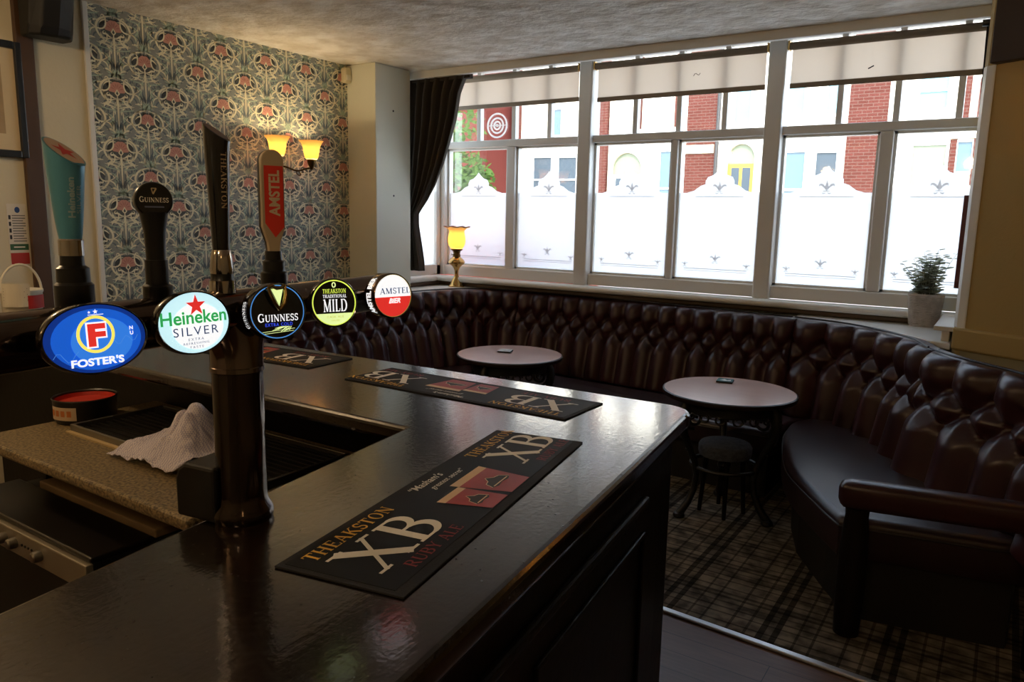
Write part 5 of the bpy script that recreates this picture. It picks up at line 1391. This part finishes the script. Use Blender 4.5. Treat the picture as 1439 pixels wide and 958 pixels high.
# ------------------------------------------------------------------ round pub tables
M_ttop, t, p = node_mat('red_brown_table_top')
tc = N(t, 'ShaderNodeTexCoord'); mp = N(t, 'ShaderNodeMapping'); mp.inputs['Scale'].default_value = (3, 22, 3); n = N(t, 'ShaderNodeTexNoise'); n.inputs['Scale'].default_value = 2.5; n.inputs['Detail'].default_value = 6
r = N(t, 'ShaderNodeValToRGB'); r.color_ramp.elements[0].color = (*hexc('c09488'), 1); r.color_ramp.elements[1].color = (*hexc('dcbcb2'), 1)
t.links.new(tc.outputs['Object'], mp.inputs[0]); t.links.new(mp.outputs[0], n.inputs['Vector']); t.links.new(n.outputs[0], r.inputs[0]); t.links.new(r.outputs[0], p.inputs['Base Color']); p.inputs['Roughness'].default_value = .28; p.inputs['Specular IOR Level'].default_value = .9; p.inputs['Coat Weight'].default_value = .8; p.inputs['Coat Roughness'].default_value = .3
M_cast = mat('black_cast_iron', '0e0d0d', .45, bump=(90, .2))
M_edge = mat('dark_table_edge', '1c110d', .4)
def make_table(pos, rz_, label):
    tb = thing('round_table', pos, label, 'table', 'round pub tables', rz=rz_)
    kw = dict(parent=tb, local=True, smooth=True)
    obj('tabletop', MB().lathe([(.001, .739), (.352, .739), (.362, .7385)], 72, None, cap=False), M_ttop, **kw)
    obj('edge_band', MB().lathe([(.362, .7387), (.370, .735), (.372, .725), (.368, .712), (.355, .708), (.001, .708)], 72, None, cap=False), M_edge, **kw)
    ap = obj('apron', MB().lathe([(.27, .708), (.27, .640), (.262, .632), (.255, .640), (.255, .708)], 48, None, cap=False, fr=lambda a, k: 1+(.02*sin(a*9) if k in (1, 2, 3) else 0)), M_cast, **kw)
    fr2 = MB()
    for i in range(18):
        a = 2*PI*i/18
        fr2.tube([((.262)*cos(a+.14*cos(R(b))*(1-b/900)), .262*sin(a+.14*cos(R(b))*(1-b/900)), .622+.034*sin(R(b))*(1-b/900)-.0) for b in range(0, 540, 30)], .006, 6)
    obj('fretwork', fr2, M_cast, **kw)
    for i in range(3):
        a = R(-9+120*i); ca, sa = cos(a), sin(a)
        prof = [(.255, .70), (.285, .64), (.292, .58), (.275, .50), (.235, .42), (.195, .33), (.18, .25), (.19, .17), (.225, .095), (.262, .05), (.288, .030)]
        lg = obj('leg', MB().tube([(x*ca, x*sa, z) for x, z in prof], [.026, .030, .028, .023, .020, .018, .017, .018, .020, .023, .018], 12), M_cast, **kw)
        obj('foot', MB().lathe([(.001, .0125), (.030, .0125), (.034, .022), (.030, .036), (.018, .044), (.001, .046)], 20, Matrix.Translation((.278*ca, .278*sa, 0)), cap=False), M_cast, parent=lg, local=True, smooth=True)
        sc = [((.215+.055*cos(R(b))*(1-b/760))*ca, (.215+.055*cos(R(b))*(1-b/760))*sa, .585+.055*sin(R(b))*(1-b/760)) for b in range(-90, 560, 25)]
        obj('scroll', MB().tube(sc, .009, 8), M_cast, parent=lg, local=True, smooth=True)
        bd_ = MB()
        for q, (x, z) in enumerate(((.312, .60), (.305, .55), (.285, .48), (.25, .41))): bd_.lathe([(.001, -.011), (.010, -.005), (.0115, 0), (.010, .005), (.001, .011)], 12, Matrix.Translation((x*ca, x*sa, z)), cap=False)
        obj('beading', bd_, M_cast, parent=lg, local=True, smooth=True)
    obj('ring_stretcher', MB().tube([(.185*cos(2*PI*i/48), .185*sin(2*PI*i/48), .30) for i in range(48)], .012, 8, closed=True), M_cast, **kw)
    obj('centre_boss', MB().lathe([(.001, .27), (.03, .275), (.04, .30), (.03, .325), (.001, .33)], 20, None, cap=False), M_cast, **kw)
    return tb
tb = make_table((-1.245, 4.150, 0), 0, 'round red-brown pub table on black cast iron legs nearest the armrest')
t2 = dup(tb, (-2.842, 4.300, 0), 'round red-brown pub table on black cast iron legs nearer the oil lamp', R(35))
M_mat1 = mat('teal_card', '1f5a5e', .6); M_mat2 = mat('white_card', 'd8dcd8', .5); M_core = mat('dark_card', '1a1c1c', .7)
def coaster(pos, rz_, label, m1, m2):
    c_ = thing('beer_mat', pos, label, 'beer mat', 'stacked beer mats on the tables', rz=rz_)
    obj('card', MB().box(-.047, -.047, .0003, .047, .047, .011), M_core, c_, local=True, bevel=.003)
    obj('top_print', MB().box(-.045, -.045, .011, .045, .045, .0118), m1, c_, local=True)
    obj('motif', MB().flat([poly2([(-.03, -.012), (-.005, .02), (.012, -.004), (.032, .018), (.034, -.018), (0, -.024)])], lambda x, y: (x, y, .0122)), m2, c_, local=True)
coaster((-2.912, 4.347, .739), R(20), 'square beer mat, mostly white, on the table nearer the oil lamp', M_mat2, mat('pale_grey_print', 'a8b0ae', .5))
coaster((-1.333, 4.352, .739), R(10), 'square teal and white beer mat on the table nearest the armrest', M_mat1, M_mat2)

# low stool under the nearer table
M_moq = mat('dark_blue_moquette', '2c3240', .95, var=(40, .2, '4a4e58'), bump=(150, .5))
st_ = thing('low_stool', (-1.235, 4.09, 0), 'low stool with a mottled dark blue seat tucked under the table nearest the armrest', 'stool')
T_ = Matrix.Translation((-1.245, 4.15, 0))
obj('seat', MB().lathe([(.001, .36), (.145, .36), (.150, .38), (.150, .41), (.14, .428), (.10, .438), (.001, .442)], 36, T_, cap=False), M_moq, st_, smooth=True)
for i in range(4):
    a = R(25+90*i)
    obj('leg', MB().tube([(-1.245+.10*cos(a), 4.15+.10*sin(a), .361), (-1.245+.125*cos(a), 4.15+.125*sin(a), .0125)], [.016, .012], 10), M_dkwood, st_, smooth=True)
